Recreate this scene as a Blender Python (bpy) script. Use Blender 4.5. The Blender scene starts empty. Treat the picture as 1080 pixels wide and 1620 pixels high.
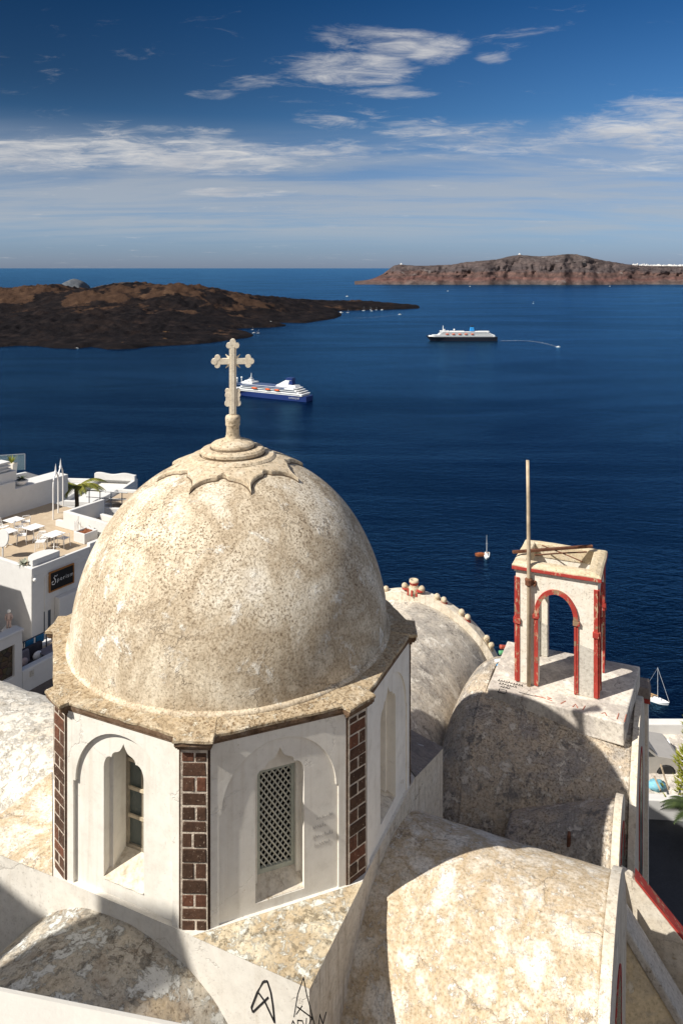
import bpy, bmesh, math, random
from mathutils import Vector, Matrix, noise
from mathutils.geometry import tessellate_polygon
R = math.radians
random.seed(7)
S = bpy.context.scene
COL = S.collection

# ---------------------------------------------------------------- camera
FPX = 1190.0                       # focal length in pixels of the 1080 x 1620 photograph
HV = 424.0                         # row of the horizon
cam_d = bpy.data.cameras.new('camera')
cam = bpy.data.objects.new('camera', cam_d)
COL.objects.link(cam)
cam.location = (0, 0, 0)
cam.rotation_euler = (R(90), 0, 0)
cam_d.sensor_fit = 'VERTICAL'
cam_d.sensor_height = 36.0
cam_d.lens = FPX / 1620 * 36.0
cam_d.shift_y = -(810 - HV) / 1620
cam_d.clip_start = 0.1
cam_d.clip_end = 900000
S.camera = cam

# ---------------------------------------------------------------- light
SUN_AZ, SUN_EL = 64.3, 45.3        # azimuth the light travels to (degrees right of straight ahead), elevation
TRAVEL = Vector((math.sin(R(SUN_AZ)) * math.cos(R(SUN_EL)), math.cos(R(SUN_AZ)) * math.cos(R(SUN_EL)), -math.sin(R(SUN_EL))))
TO_SUN = -TRAVEL
sd = bpy.data.lights.new('sun', 'SUN')
sd.energy = 5.0
sd.angle = R(0.53)
sd.color = (1.0, 0.945, 0.86)
so = bpy.data.objects.new('sun', sd)
COL.objects.link(so)
so.rotation_euler = TRAVEL.to_track_quat('-Z', 'Y').to_euler()
so.location = (-20, -20, 40)

S.view_settings.view_transform = 'Standard'
S.view_settings.look = 'None'
S.view_settings.gamma = 1
S.view_settings.exposure = 0.42
S.view_settings.use_curve_mapping = False
S.cycles.use_denoising = True
S.cycles.max_bounces = 6

# ---------------------------------------------------------------- node helper
def N(nt, typ, props=None, **ins):
    n = nt.nodes.new(typ)
    for k, v in (props or {}).items():
        setattr(n, k, v)
    for k, v in ins.items():
        key = int(k[1:]) if (k[0] == 'i' and k[1:].isdigit()) else k.replace('_', ' ')
        s = n.inputs[key]
        if isinstance(v, bpy.types.NodeSocket):
            nt.links.new(v, s)
        else:
            if isinstance(v, tuple) and len(v) == 3 and s.type == 'RGBA':
                v = v + (1,)
            s.default_value = v
    return n
def ramp(nt, fac, stops, interp='LINEAR'):
    n = nt.nodes.new('ShaderNodeValToRGB')
    n.color_ramp.interpolation = interp
    e = n.color_ramp.elements
    while len(e) < len(stops):
        e.new(0.5)
    for el, (p, c) in zip(e, stops):
        el.position = p
        if not isinstance(c, tuple):
            c = (c, c, c)
        el.color = c + (1,) if len(c) == 3 else c
    nt.links.new(fac, n.inputs[0])
    return n.outputs[0]
def mixc(nt, fac, a, b, mode='MIX'):
    n = nt.nodes.new('ShaderNodeMix')
    n.data_type = 'RGBA'
    n.blend_type = mode
    n.clamp_factor = True
    for v, s in ((fac, n.inputs[0]), (a, n.inputs[6]), (b, n.inputs[7])):
        if isinstance(v, bpy.types.NodeSocket):
            nt.links.new(v, s)
        else:
            if isinstance(v, tuple) and len(v) == 3:
                v = v + (1,)
            s.default_value = v
    return n.outputs[2]
def mth(nt, op, a, b=0.0, c=0.0, clamp=False):
    n = nt.nodes.new('ShaderNodeMath')
    n.operation = op
    n.use_clamp = clamp
    for v, s in zip((a, b, c), n.inputs):
        if isinstance(v, bpy.types.NodeSocket):
            nt.links.new(v, s)
        else:
            s.default_value = v
    return n.outputs[0]
def sstep(nt, x, lo, hi, a=0.0, b=1.0):
    n = nt.nodes.new('ShaderNodeMapRange')
    n.interpolation_type = 'SMOOTHSTEP'
    nt.links.new(x, n.inputs[0])
    n.inputs[1].default_value = lo
    n.inputs[2].default_value = hi
    n.inputs[3].default_value = a
    n.inputs[4].default_value = b
    return n.outputs[0]
def nz(nt, co, scale, detail=8, rough=0.6, dist=0.0, sc=None, off=None):
    if sc or off:
        co = N(nt, 'ShaderNodeMapping', None, Vector=co, Scale=sc or (1, 1, 1), Location=off or (0, 0, 0)).outputs[0]
    return N(nt, 'ShaderNodeTexNoise', None, Vector=co, Scale=scale, Detail=detail, Roughness=rough, Distortion=dist).outputs[0]

# ---------------------------------------------------------------- world: sky with a layer of clouds
w = bpy.data.worlds.new('World')
S.world = w
w.use_nodes = True
nt = w.node_tree
nt.nodes.clear()
sky = N(nt, 'ShaderNodeTexSky', {'sky_type': 'NISHITA', 'sun_disc': False, 'sun_elevation': R(SUN_EL),
        'sun_rotation': math.atan2(TO_SUN.x, TO_SUN.y), 'altitude': 200.0, 'air_density': 1.0, 'dust_density': 0.6, 'ozone_density': 3.0})
dirn = N(nt, 'ShaderNodeTexCoord').outputs['Generated']
sep = N(nt, 'ShaderNodeSeparateXYZ', None, Vector=dirn)
# tangent coordinates of a direction: how far right, how far up (per unit ahead)
yy = mth(nt, 'MAXIMUM', sep.outputs[1], 0.05)
tx = mth(nt, 'DIVIDE', sep.outputs[0], yy)
tz = mth(nt, 'DIVIDE', sep.outputs[2], yy)
hs = N(nt, 'ShaderNodeHueSaturation', None, Hue=0.505, Saturation=1.1, Value=1.0, Fac=1.0, Color=sky.outputs[0])
el = sep.outputs[2]
grade = ramp(nt, el, [(0.0, (0.37, 0.46, 0.79)), (0.06, (0.38, 0.50, 0.74)), (0.18, (0.27, 0.46, 0.60)), (0.34, (0.095, 0.29, 0.44)), (0.6, (0.30, 0.40, 0.50))])
base = mixc(nt, 1.0, hs.outputs[0], grade, 'MULTIPLY')
# the sky is deepest to the left of the view, at right angles to the sun
side = mth(nt, 'ADD', 1.0, mth(nt, 'MULTIPLY', sstep(nt, el, 0.03, 0.25), mth(nt, 'SUBTRACT', sstep(nt, sep.outputs[0], -0.55, 0.50, 0.40, 1.15), 1.0)))
sidec = N(nt, 'ShaderNodeCombineXYZ', None, X=side, Y=side, Z=side).outputs[0]
base = mixc(nt, 1.0, base, sidec, 'MULTIPLY')
# cloud noise lives on a flat layer above: direction divided by its height, so streaks narrow to the horizon
zz = mth(nt, 'ADD', mth(nt, 'MAXIMUM', el, 0.0), 0.10)
cx = mth(nt, 'DIVIDE', sep.outputs[0], zz)
cy = mth(nt, 'DIVIDE', sep.outputs[1], zz)
comb = N(nt, 'ShaderNodeCombineXYZ', None, X=cx, Y=cy, Z=0.0).outputs[0]
n_big = nz(nt, comb, 1.6, 9, 0.62, 0.4, sc=(1.0, 1.5, 1))
n_fine = nz(nt, comb, 4.2, 12, 0.70, 0.7, sc=(1.0, 1.7, 1), off=(3.1, 1.7, 0))
def blob(u, v, ru, rv, slope=0.0):
    """soft oval of sky direction, in the units of tx / tz"""
    a = mth(nt, 'DIVIDE', mth(nt, 'SUBTRACT', tx, (u - 540) / FPX), ru / FPX)
    t2 = mth(nt, 'SUBTRACT', tz, (HV - v) / FPX)
    if slope:
        t2 = mth(nt, 'ADD', t2, mth(nt, 'MULTIPLY', a, slope * ru / FPX))
    b = mth(nt, 'DIVIDE', t2, rv / FPX)
    d = mth(nt, 'ADD', mth(nt, 'MULTIPLY', a, a), mth(nt, 'MULTIPLY', b, b))
    return sstep(nt, d, 0.0, 1.35, 1.0, 0.0)
def total(lst):
    o = lst[0]
    for x in lst[1:]:
        o = mth(nt, 'MAXIMUM', o, x)
    return o
CLOUDS = [(590, 62, 150, 30, 0.10), (555, 108, 130, 34, 0.02), (690, 80, 60, 26, -0.1), (620, 146, 100, 12, 0.0), (778, 92, 34, 13, 0.0),
          (512, 192, 75, 20, 0.15), (325, 150, 50, 11, 0.0), (300, 208, 90, 12, 0.05), (90, 242, 230, 36, 0.0), (270, 244, 240, 38, 0.05), (400, 256, 120, 22, 0.0),
          (1010, 190, 170, 48, -0.08), (1060, 200, 150, 50, 0.0), (740, 222, 190, 40, 0.0), (500, 240, 120, 26, 0.0), (1000, 258, 200, 24, 0.0), (380, 303, 110, 10, 0.0)]
det = mth(nt, 'ADD', mth(nt, 'MULTIPLY', n_big, 0.5), mth(nt, 'MULTIPLY', n_fine, 0.5))
masks = []
for c in CLOUDS:
    masks.append(mth(nt, 'MULTIPLY', blob(*c), 0.78 if c[0] in (740, 500, 1000) else (1.2 if c[0] in (90, 270, 1010, 1060) else (0.80 if c[0] in (778, 512, 325, 300, 620) else 1.10))))
env = total(masks)
cl = sstep(nt, mth(nt, 'ADD', mth(nt, 'MULTIPLY', env, 0.62), mth(nt, 'MULTIPLY', mth(nt, 'SUBTRACT', det, 0.5), 3.6)), 0.18, 1.2)
# thin veil near the horizon
veil_n = nz(nt, comb, 0.8, 8, 0.6, 0.4, sc=(0.7, 2.4, 1), off=(9.0, 4.0, 0))
veil = mth(nt, 'MULTIPLY', sstep(nt, veil_n, 0.30, 0.62, 0.25, 1.0), mth(nt, 'MULTIPLY', sstep(nt, el, 0.02, 0.06), sstep(nt, el, 0.11, 0.20, 1.0, 0.0)))
shade = ramp(nt, nz(nt, comb, 1.7, 6, 0.6, 0.3, off=(5, 2, 0)), [(0.35, (3.6, 3.7, 4.0)), (0.65, (6.0, 5.8, 5.5))])
c1 = mixc(nt, mth(nt, 'MULTIPLY', veil, 0.72), base, (3.2, 3.45, 3.75))
c2 = mixc(nt, mth(nt, 'MULTIPLY', cl, 0.86), c1, shade)
# unseen white cloud added behind the viewer to brighten the shade
back_n = N(nt, 'ShaderNodeTexNoise', None, Vector=dirn, Scale=2.6, Detail=7.0, Roughness=0.6).outputs[0]
back = mth(nt, 'MULTIPLY', sstep(nt, sep.outputs[1], 0.10, -0.35), sstep(nt, back_n, 0.36, 0.60))
c2 = mixc(nt, mth(nt, 'MULTIPLY', back, 0.9), c2, (6.2, 5.8, 5.4))
bg = N(nt, 'ShaderNodeBackground', None, Color=c2, Strength=0.1)
N(nt, 'ShaderNodeOutputWorld', None, Surface=bg.outputs[0])

# ---------------------------------------------------------------- picture <-> place
def P(u, v, Y):
    return Vector(((u - 540) / FPX * Y, Y, -(v - HV) / FPX * Y))
def Pz(u, v, z):
    return P(u, v, -z * FPX / (v - HV))
SEA = -210.0
GZ = -19.0                          # ground level beside the church

# ---------------------------------------------------------------- mesh helper
class MB:
    def __init__(s, M=None):
        s.bm = bmesh.new()
        s.M = M or Matrix()
    def v(s, p, M=None):
        p = Vector(p)
        if M is not None:
            p = M @ p
        return s.bm.verts.new(s.M @ p)
    def f(s, vs):
        try:
            return s.bm.faces.new(vs)
        except ValueError:
            return None
    def poly(s, pts, M=None):
        return s.f([s.v(p, M) for p in pts])
    def box(s, c, d, M=None, rz=0.0, top=(1, 1)):
        X, Y, Z = d[0] / 2, d[1] / 2, d[2] / 2
        T = Matrix.Translation(Vector(c)) @ Matrix.Rotation(rz, 4, 'Z')
        if M is not None:
            T = M @ T
        a = [s.v((x * X, y * Y, -Z), T) for x, y in ((-1, -1), (1, -1), (1, 1), (-1, 1))]
        b = [s.v((x * X * top[0], y * Y * top[1], Z), T) for x, y in ((-1, -1), (1, -1), (1, 1), (-1, 1))]
        s.f(a[::-1]); s.f(b)
        for i in range(4):
            j = (i + 1) % 4
            s.f([a[i], a[j], b[j], b[i]])
        return s
    def span(s, p0, p1, M=None):
        p0, p1 = Vector(p0), Vector(p1)
        return s.box((p0 + p1) / 2, [abs(x) for x in (p1 - p0)], M)
    def slab(s, poly, a, b, axis='Z', holes=(), M=None):
        """flat outline extruded from a to b. axis Z: outline in xy; axis Y: outline in xz; axis X: outline in yz"""
        def pt(q, h):
            if axis == 'Z': return (q[0], q[1], h)
            if axis == 'Y': return (q[0], h, q[1])
            return (h, q[0], q[1])
        loops = [list(poly)] + [list(h) for h in holes]
        tris = tessellate_polygon([[Vector((q[0], q[1], 0)) for q in l] for l in loops])
        flat = [q for l in loops for q in l]
        va = [s.v(pt(q, a), M) for q in flat]
        vb = [s.v(pt(q, b), M) for q in flat]
        for t in tris:
            s.f([va[i] for i in t]); s.f([vb[i] for i in reversed(t)])
        o = 0
        for l in loops:
            n = len(l)
            for i in range(n):
                j = (i + 1) % n
                s.f([va[o + i], va[o + j], vb[o + j], vb[o + i]])
            o += n
        return s
    def lathe(s, prof, n=32, M=None, a0=0.0):
        rings = []
        for r, z in prof:
            if r < 1e-6:
                rings.append([s.v((0, 0, z), M)])
            else:
                rings.append([s.v((r * math.cos(a0 + 2 * math.pi * i / n), r * math.sin(a0 + 2 * math.pi * i / n), z), M) for i in range(n)])
        for a, b in zip(rings, rings[1:]):
            for i in range(n):
                j = (i + 1) % n
                if len(a) == 1 and len(b) > 1: s.f([a[0], b[i], b[j]])
                elif len(b) == 1 and len(a) > 1: s.f([a[i], a[j], b[0]])
                elif len(a) > 1: s.f([a[i], a[j], b[j], b[i]])
        for rg, fl in ((rings[0], True), (rings[-1], False)):
            if len(rg) > 1: s.f(rg[::-1] if fl else rg)
        return s
    def tube(s, pts, r, n=8, M=None, cap=True):
        pts = [Vector(p) for p in pts]
        rr = r if isinstance(r, (list, tuple)) else [r] * len(pts)
        rings = []
        for i, p in enumerate(pts):
            d = (pts[min(i + 1, len(pts) - 1)] - pts[max(i - 1, 0)]).normalized()
            up = Vector((0, 0, 1)) if abs(d.z) < 0.9 else Vector((1, 0, 0))
            a = d.cross(up).normalized(); b = d.cross(a)
            rings.append([s.v(p + (a * math.cos(2 * math.pi * k / n) + b * math.sin(2 * math.pi * k / n)) * rr[i], M) for k in range(n)])
        for a, b in zip(rings, rings[1:]):
            for k in range(n):
                s.f([a[k], a[(k + 1) % n], b[(k + 1) % n], b[k]])
        if cap:
            s.f(rings[0][::-1]); s.f(rings[-1])
        return s
    def grid(s, fn, nu, nv, wrap=False, M=None):
        g = [[s.v(fn(i / nu, j / nv), M) for j in range(nv + (0 if wrap else 1))] for i in range(nu + 1)]
        m = nv if wrap else nv
        for i in range(nu):
            for j in range(nv):
                k = (j + 1) % nv if wrap else j + 1
                s.f([g[i][j], g[i + 1][j], g[i + 1][k], g[i][k]])
        return g
    def ball(s, c, r, M=None, n=12, sq=(1, 1, 1), rough=0.0, seed=0.0):
        def fn(a, b):
            t, p = a * math.pi, b * 2 * math.pi
            d = Vector((math.sin(t) * math.cos(p), math.sin(t) * math.sin(p), math.cos(t)))
            k = r * (1 + rough * noise.noise(d * 2.3 + Vector((seed, 0, 0))))
            return Vector(c) + Vector((d.x * sq[0], d.y * sq[1], d.z * sq[2])) * k
        s.grid(fn, n, n * 2, True, M)
        return s
    def build(s, name, mat, parent=None, smooth=False, bevel=0.0, seg=2, ang=40, sub=0, loc=None, rz=0.0, weld=True, up=False):
        if weld:
            bmesh.ops.remove_doubles(s.bm, verts=s.bm.verts, dist=1e-5)
        bmesh.ops.recalc_face_normals(s.bm, faces=s.bm.faces)
        if up:
            s.bm.normal_update()
            bmesh.ops.reverse_faces(s.bm, faces=[f for f in s.bm.faces if f.normal.z < 0])
        me = bpy.data.meshes.new(name)
        s.bm.to_mesh(me); s.bm.free()
        me.materials.append(mat)
        o = bpy.data.objects.new(name, me)
        COL.objects.link(o)
        if parent is not None: o.parent = parent
        if loc is not None: o.location = loc
        if rz: o.rotation_euler = (0, 0, rz)
        if smooth:
            for p in me.polygons: p.use_smooth = True
        if bevel:
            b = o.modifiers.new('bevel', 'BEVEL')
            b.width = bevel; b.segments = seg; b.limit_method = 'ANGLE'; b.angle_limit = R(ang)
        if sub:
            b = o.modifiers.new('subsurf', 'SUBSURF'); b.levels = sub; b.render_levels = sub
        return o
def tag(o, label=None, cat=None, group=None, kind=None):
    if label: o['label'] = label
    if cat: o['category'] = cat
    if group: o['group'] = group
    if kind: o['kind'] = kind
    return o
def thing(name, label, cat, loc=(0, 0, 0), rz=0.0, group=None):
    o = bpy.data.objects.new(name, None)
    COL.objects.link(o)
    o.location = loc; o.rotation_euler = (0, 0, rz); o.empty_display_size = 0.2
    return tag(o, label, cat, group)
def kids(o):
    return [c for c in bpy.data.objects if c.parent is o]
def dup(o, loc=None, rz=None, label=None, parent=None, sc=None):
    c = o.copy(); COL.objects.link(c)
    if parent is not None: c.parent = parent
    if loc is not None: c.location = loc
    if rz is not None: c.rotation_euler = (0, 0, rz)
    if sc is not None: c.scale = (sc, sc, sc)
    if label: c['label'] = label
    for k in kids(o): dup(k, parent=c)
    return c

# ---------------------------------------------------------------- materials
def newmat(name):
    m = bpy.data.materials.new(name)
    m.use_nodes = True
    nt = m.node_tree
    nt.nodes.clear()
    b = N(nt, 'ShaderNodeBsdfPrincipled')
    N(nt, 'ShaderNodeOutputMaterial', None, Surface=b.outputs[0])
    return m, nt, b
def simple(name, col, rough=0.6, metal=0.0, var=0.12, scale=4.0, bump=0.0, spec=0.3):
    m, nt, b = newmat(name)
    co = N(nt, 'ShaderNodeTexCoord').outputs['Object']
    n = nz(nt, co, scale, 6, 0.6)
    lo = tuple(c * (1 - var) for c in col); hi = tuple(min(1, c * (1 + var)) for c in col)
    nt.links.new(ramp(nt, n, [(0.3, lo), (0.7, hi)]), b.inputs['Base Color'])
    b.inputs['Roughness'].default_value = rough
    b.inputs['Metallic'].default_value = metal
    b.inputs['Specular IOR Level'].default_value = spec
    if bump:
        bp = N(nt, 'ShaderNodeBump', None, Strength=1.0, Distance=bump, Height=nz(nt, co, scale * 4, 6, 0.65))
        nt.links.new(bp.outputs[0], b.inputs['Normal'])
    return m
def plaster(name, ramp_cols, s1=0.9, flake=None, flake_t=(0.55, 0.62), s2=2.2, dark=None, dark_t=(0.60, 0.66), s3=3.0,
            speck=0.5, speck_col=(0.10, 0.07, 0.04), speck_s=34.0, speck_t=(0.60, 0.68), streak=0.3, streak_col=(0.30, 0.24, 0.16), bump=0.012, fine=(16.0, 0.35), off=(0, 0, 0), speck_mask=None, crack=0.0, run=None):
    """old lime plaster: broad stains, peeling flakes, dark lichen, pits, run-down streaks"""
    m, nt, b = newmat(name)
    co0 = N(nt, 'ShaderNodeTexCoord').outputs['Object']
    co = N(nt, 'ShaderNodeMapping', None, Vector=co0, Location=off).outputs[0]
    c = ramp(nt, nz(nt, co, s1, 10, 0.66, 0.3), [(0.30 + 0.40 * i / (len(ramp_cols) - 1), k) for i, k in enumerate(ramp_cols)])
    if streak:
        st = nz(nt, co, 1.0, 7, 0.65, 0.0, sc=run or (7.0, 7.0, 0.55))
        c = mixc(nt, mth(nt, 'MULTIPLY', sstep(nt, st, 0.50, 0.72), streak), c, streak_col)
    f1 = nz(nt, co, fine[0], 6, 0.7)
    c = mixc(nt, fine[1], c, ramp(nt, f1, [(0.36, (0.26, 0.22, 0.17)), (0.47, (0.84, 0.83, 0.81)), (0.55, (1.0, 1.0, 1.0)), (0.66, (1.28, 1.28, 1.28))]), 'MULTIPLY')
    h = mth(nt, 'MULTIPLY', f1, 0.5)
    if flake:
        n2 = nz(nt, co, s2, 14, 0.72, 0.25, off=(4.3, 1.2, 7.7))
        k = sstep(nt, n2, flake_t[0], flake_t[1])
        c = mixc(nt, mth(nt, 'MULTIPLY', k, 0.9), c, flake)
        h = mth(nt, 'ADD', h, mth(nt, 'MULTIPLY', k, 0.7))
    if dark:
        n3 = nz(nt, co, s3, 14, 0.74, 0.2, off=(-2.3, 8.2, 1.1))
        k = sstep(nt, n3, dark_t[0], dark_t[1])
        c = mixc(nt, mth(nt, 'MULTIPLY', k, 0.85), c, dark)
        h = mth(nt, 'SUBTRACT', h, mth(nt, 'MULTIPLY', k, 0.3))
    if speck:
        n4 = nz(nt, co, speck_s, 3, 0.6, 0.0, off=(1, 2, 3))
        k = sstep(nt, n4, speck_t[0], speck_t[1])
        am = nz(nt, co, 0.8, 4, 0.6, 0.0, off=(7, 7, 1))
        k = mth(nt, 'MULTIPLY', k, sstep(nt, am, 0.35, 0.6, 0.35, 1.0))
        if speck_mask:
            zc = N(nt, 'ShaderNodeSeparateXYZ', None, Vector=co0).outputs[2]
            k = mth(nt, 'MULTIPLY', k, sstep(nt, zc, speck_mask[0], speck_mask[1], 0.12, 1.0))
        c = mixc(nt, mth(nt, 'MULTIPLY', k, speck), c, speck_col)
        h = mth(nt, 'SUBTRACT', h, mth(nt, 'MULTIPLY', k, 0.5))
    if crack:
        wv = N(nt, 'ShaderNodeVectorMath', {'operation': 'SCALE'}, i0=N(nt, 'ShaderNodeTexNoise', None, Vector=co, Scale=2.2, Detail=5.0, Roughness=0.7).outputs['Color'], Scale=0.55).outputs[0]
        cv = N(nt, 'ShaderNodeVectorMath', {'operation': 'ADD'}, i0=co, i1=wv).outputs[0]
        vd = N(nt, 'ShaderNodeTexVoronoi', {'feature': 'DISTANCE_TO_EDGE'}, Vector=cv, Scale=0.75).outputs[0]
        k = mth(nt, 'MULTIPLY', sstep(nt, vd, 0.002, 0.011, 1.0, 0.0), sstep(nt, nz(nt, co, 0.9, 3, 0.5, 0, off=(3, 9, 2)), 0.48, 0.60))
        c = mixc(nt, mth(nt, 'MULTIPLY', k, crack), c, (0.16, 0.12, 0.09))
        h = mth(nt, 'SUBTRACT', h, mth(nt, 'MULTIPLY', k, 0.8))
    nt.links.new(c, b.inputs['Base Color'])
    b.inputs['Roughness'].default_value = 0.93
    b.inputs['Specular IOR Level'].default_value = 0.12
    if bump:
        bp = N(nt, 'ShaderNodeBump', None, Strength=0.75, Distance=bump, Height=h)
        nt.links.new(bp.outputs[0], b.inputs['Normal'])
    return m
M = {}
M['dome'] = plaster('dome_plaster', [(0.76, 0.70, 0.58), (0.67, 0.585, 0.45), (0.47, 0.385, 0.275), (0.68, 0.605, 0.48), (0.79, 0.74, 0.64)], s1=0.8, flake=(0.80, 0.76, 0.67), flake_t=(0.56, 0.66), s2=2.8,
    speck=0.95, speck_s=30.0, speck_t=(0.555, 0.62), speck_col=(0.15, 0.10, 0.06), streak=0.5, streak_col=(0.36, 0.28, 0.19), bump=0.010, fine=(30, 0.7), speck_mask=(13.2, 14.5), crack=0.5, run=(5, 5, 0.5))
M['cornice'] = plaster('cornice_render', [(0.52, 0.43, 0.30), (0.40, 0.31, 0.20), (0.62, 0.54, 0.41)], s1=3.5, flake=(0.66, 0.60, 0.48), flake_t=(0.56, 0.62), s2=8, speck=0.85, speck_s=24, speck_t=(0.54, 0.62), speck_col=(0.20, 0.13, 0.07), streak=0, bump=0.018, fine=(22, 0.6))
M['cornice_stone'] = plaster('cornice_dark_stone', [(0.10, 0.06, 0.035), (0.17, 0.11, 0.07), (0.26, 0.20, 0.15)], s1=5, speck=0.4, streak=0, bump=0.02)
M['white'] = plaster('whitewashed_wall', [(0.76, 0.72, 0.65), (0.80, 0.77, 0.70), (0.71, 0.67, 0.59)], s1=0.9, flake=(0.50, 0.42, 0.30), flake_t=(0.66, 0.672), s2=2.2, dark=(0.55, 0.49, 0.40), dark_t=(0.64, 0.74), s3=1.6,
    speck=0.2, speck_t=(0.66, 0.70), streak=0.30, streak_col=(0.54, 0.47, 0.37), bump=0.006, fine=(5, 0.12), crack=0.12, run=(9, 9, 0.4))
M['white_old'] = plaster('stained_white_wall', [(0.72, 0.67, 0.57), (0.64, 0.57, 0.46), (0.75, 0.71, 0.63)], s1=0.9, flake=(0.46, 0.38, 0.26), flake_t=(0.64, 0.68), s2=2.2, dark=(0.26, 0.21, 0.15), dark_t=(0.63, 0.72), s3=2.6,
    speck=0.35, streak=0.7, streak_col=(0.36, 0.28, 0.19), bump=0.008, fine=(12, 0.3), crack=0.5, run=(8, 8, 0.45))
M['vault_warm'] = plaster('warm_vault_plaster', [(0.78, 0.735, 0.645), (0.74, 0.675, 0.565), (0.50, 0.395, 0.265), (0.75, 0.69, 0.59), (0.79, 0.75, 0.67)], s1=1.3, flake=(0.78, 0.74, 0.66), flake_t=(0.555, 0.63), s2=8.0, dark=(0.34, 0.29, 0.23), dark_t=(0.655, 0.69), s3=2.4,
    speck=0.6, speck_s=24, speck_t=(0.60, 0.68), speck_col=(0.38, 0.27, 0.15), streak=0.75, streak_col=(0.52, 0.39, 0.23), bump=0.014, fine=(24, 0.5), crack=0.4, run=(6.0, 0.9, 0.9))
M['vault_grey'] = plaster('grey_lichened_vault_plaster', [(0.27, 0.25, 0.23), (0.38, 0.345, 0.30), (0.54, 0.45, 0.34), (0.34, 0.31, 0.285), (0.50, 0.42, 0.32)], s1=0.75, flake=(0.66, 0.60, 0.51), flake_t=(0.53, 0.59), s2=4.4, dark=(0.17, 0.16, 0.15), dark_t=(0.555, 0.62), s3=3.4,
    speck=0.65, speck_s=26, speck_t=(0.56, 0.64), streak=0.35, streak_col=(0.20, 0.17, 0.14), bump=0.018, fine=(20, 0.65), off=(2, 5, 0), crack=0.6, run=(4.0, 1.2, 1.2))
M['vault_white'] = plaster('rough_white_vault_plaster', [(0.66, 0.60, 0.50), (0.74, 0.70, 0.62), (0.58, 0.51, 0.41)], s1=1.2, flake=(0.78, 0.75, 0.68), flake_t=(0.50, 0.60), s2=4.5, dark=(0.38, 0.34, 0.28), dark_t=(0.58, 0.64), s3=4.0,
                           speck=0.3, streak=0.1, bump=0.05, fine=(9, 0.25), off=(1, 9, 4))
M['vault_mixed'] = plaster('mixed_vault_plaster', [(0.40, 0.31, 0.20), (0.56, 0.49, 0.38), (0.50, 0.46, 0.39), (0.36, 0.30, 0.23), (0.50, 0.40, 0.27)], s1=0.7, flake=(0.66, 0.66, 0.62), flake_t=(0.51, 0.57), s2=2.8, dark=(0.22, 0.20, 0.17), dark_t=(0.55, 0.61), s3=3.8,
    speck=0.6, speck_s=26, streak=0.2, bump=0.03, fine=(16, 0.5), off=(-3, 2, 4), crack=0.5)
M['back_vault'] = plaster('pale_grey_vault_plaster', [(0.48, 0.43, 0.36), (0.62, 0.56, 0.47), (0.38, 0.35, 0.31), (0.58, 0.53, 0.45)], s1=0.9, flake=(0.74, 0.69, 0.60), flake_t=(0.53, 0.59), s2=3.0, dark=(0.21, 0.19, 0.17), dark_t=(0.575, 0.63), s3=3.2,
    speck=0.5, speck_s=22, streak=0.3, streak_col=(0.30, 0.26, 0.21), bump=0.016, fine=(14, 0.45), off=(6, 1, 2), crack=0.4)
M['ledge'] = plaster('peeling_ledge_plaster', [(0.72, 0.68, 0.56), (0.60, 0.51, 0.36), (0.46, 0.36, 0.23), (0.68, 0.63, 0.52)], s1=1.8, flake=(0.70, 0.69, 0.61), flake_t=(0.50, 0.58), s2=5.5, dark=(0.22, 0.18, 0.12), dark_t=(0.545, 0.61), s3=6.0, speck=0.5, streak=0, bump=0.02, off=(3, 3, 0))
M['dark_pier'] = plaster('dark_pier_plaster', [(0.16, 0.14, 0.13), (0.26, 0.22, 0.19), (0.20, 0.17, 0.15)], s1=2, flake=(0.52, 0.50, 0.48), flake_t=(0.60, 0.66), s2=4, speck=0.5, streak=0.1, bump=0.02)
M['tower_white'] = plaster('tower_limewash', [(0.80, 0.76, 0.68), (0.74, 0.68, 0.58), (0.80, 0.77, 0.71)], s1=1.4, flake=(0.52, 0.44, 0.32), flake_t=(0.66, 0.70), s2=3.0, speck=0.35, speck_s=28, streak=0.3, streak_col=(0.50, 0.40, 0.28), bump=0.008, fine=(14, 0.25))
M['tower_roof'] = plaster('tower_cap_plaster', [(0.66, 0.57, 0.42), (0.56, 0.46, 0.31), (0.70, 0.63, 0.50)], s1=2.2, speck=0.5, speck_s=26, streak=0, bump=0.015, fine=(16, 0.35))
M['platform'] = plaster('platform_plaster', [(0.58, 0.53, 0.46), (0.68, 0.63, 0.55), (0.44, 0.40, 0.36), (0.64, 0.58, 0.49)], s1=1.3, flake=(0.78, 0.74, 0.66), flake_t=(0.55, 0.65), s2=2.0, dark=(0.29, 0.26, 0.23), dark_t=(0.585, 0.67), s3=2.4, speck=0.35, speck_s=22, streak=0.15, streak_col=(0.4, 0.33, 0.25), bump=0.008, fine=(14, 0.35), crack=0.7)
M['yellow'] = plaster('yellowed_plaster', [(0.62, 0.50, 0.30), (0.52, 0.44, 0.31), (0.68, 0.56, 0.36), (0.42, 0.37, 0.30)], s1=1.3, flake=(0.66, 0.60, 0.48), flake_t=(0.60, 0.63), s2=1.5, dark=(0.34, 0.30, 0.25), dark_t=(0.60, 0.63), s3=1.4, speck=0.2, streak=0.1, bump=0.012, off=(3, 2, 1))
M['grey_patch'] = plaster('bare_grey_render', [(0.46, 0.43, 0.38), (0.56, 0.53, 0.47), (0.40, 0.37, 0.33)], s1=3, speck=0.5, speck_s=20, streak=0.3, bump=0.01)
M['stone_cross'] = plaster('carved_stone', [(0.76, 0.69, 0.56), (0.70, 0.62, 0.49), (0.78, 0.73, 0.61)], s1=4, speck=0.3, speck_s=50, streak=0, bump=0.004, fine=(30, 0.25))
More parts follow.
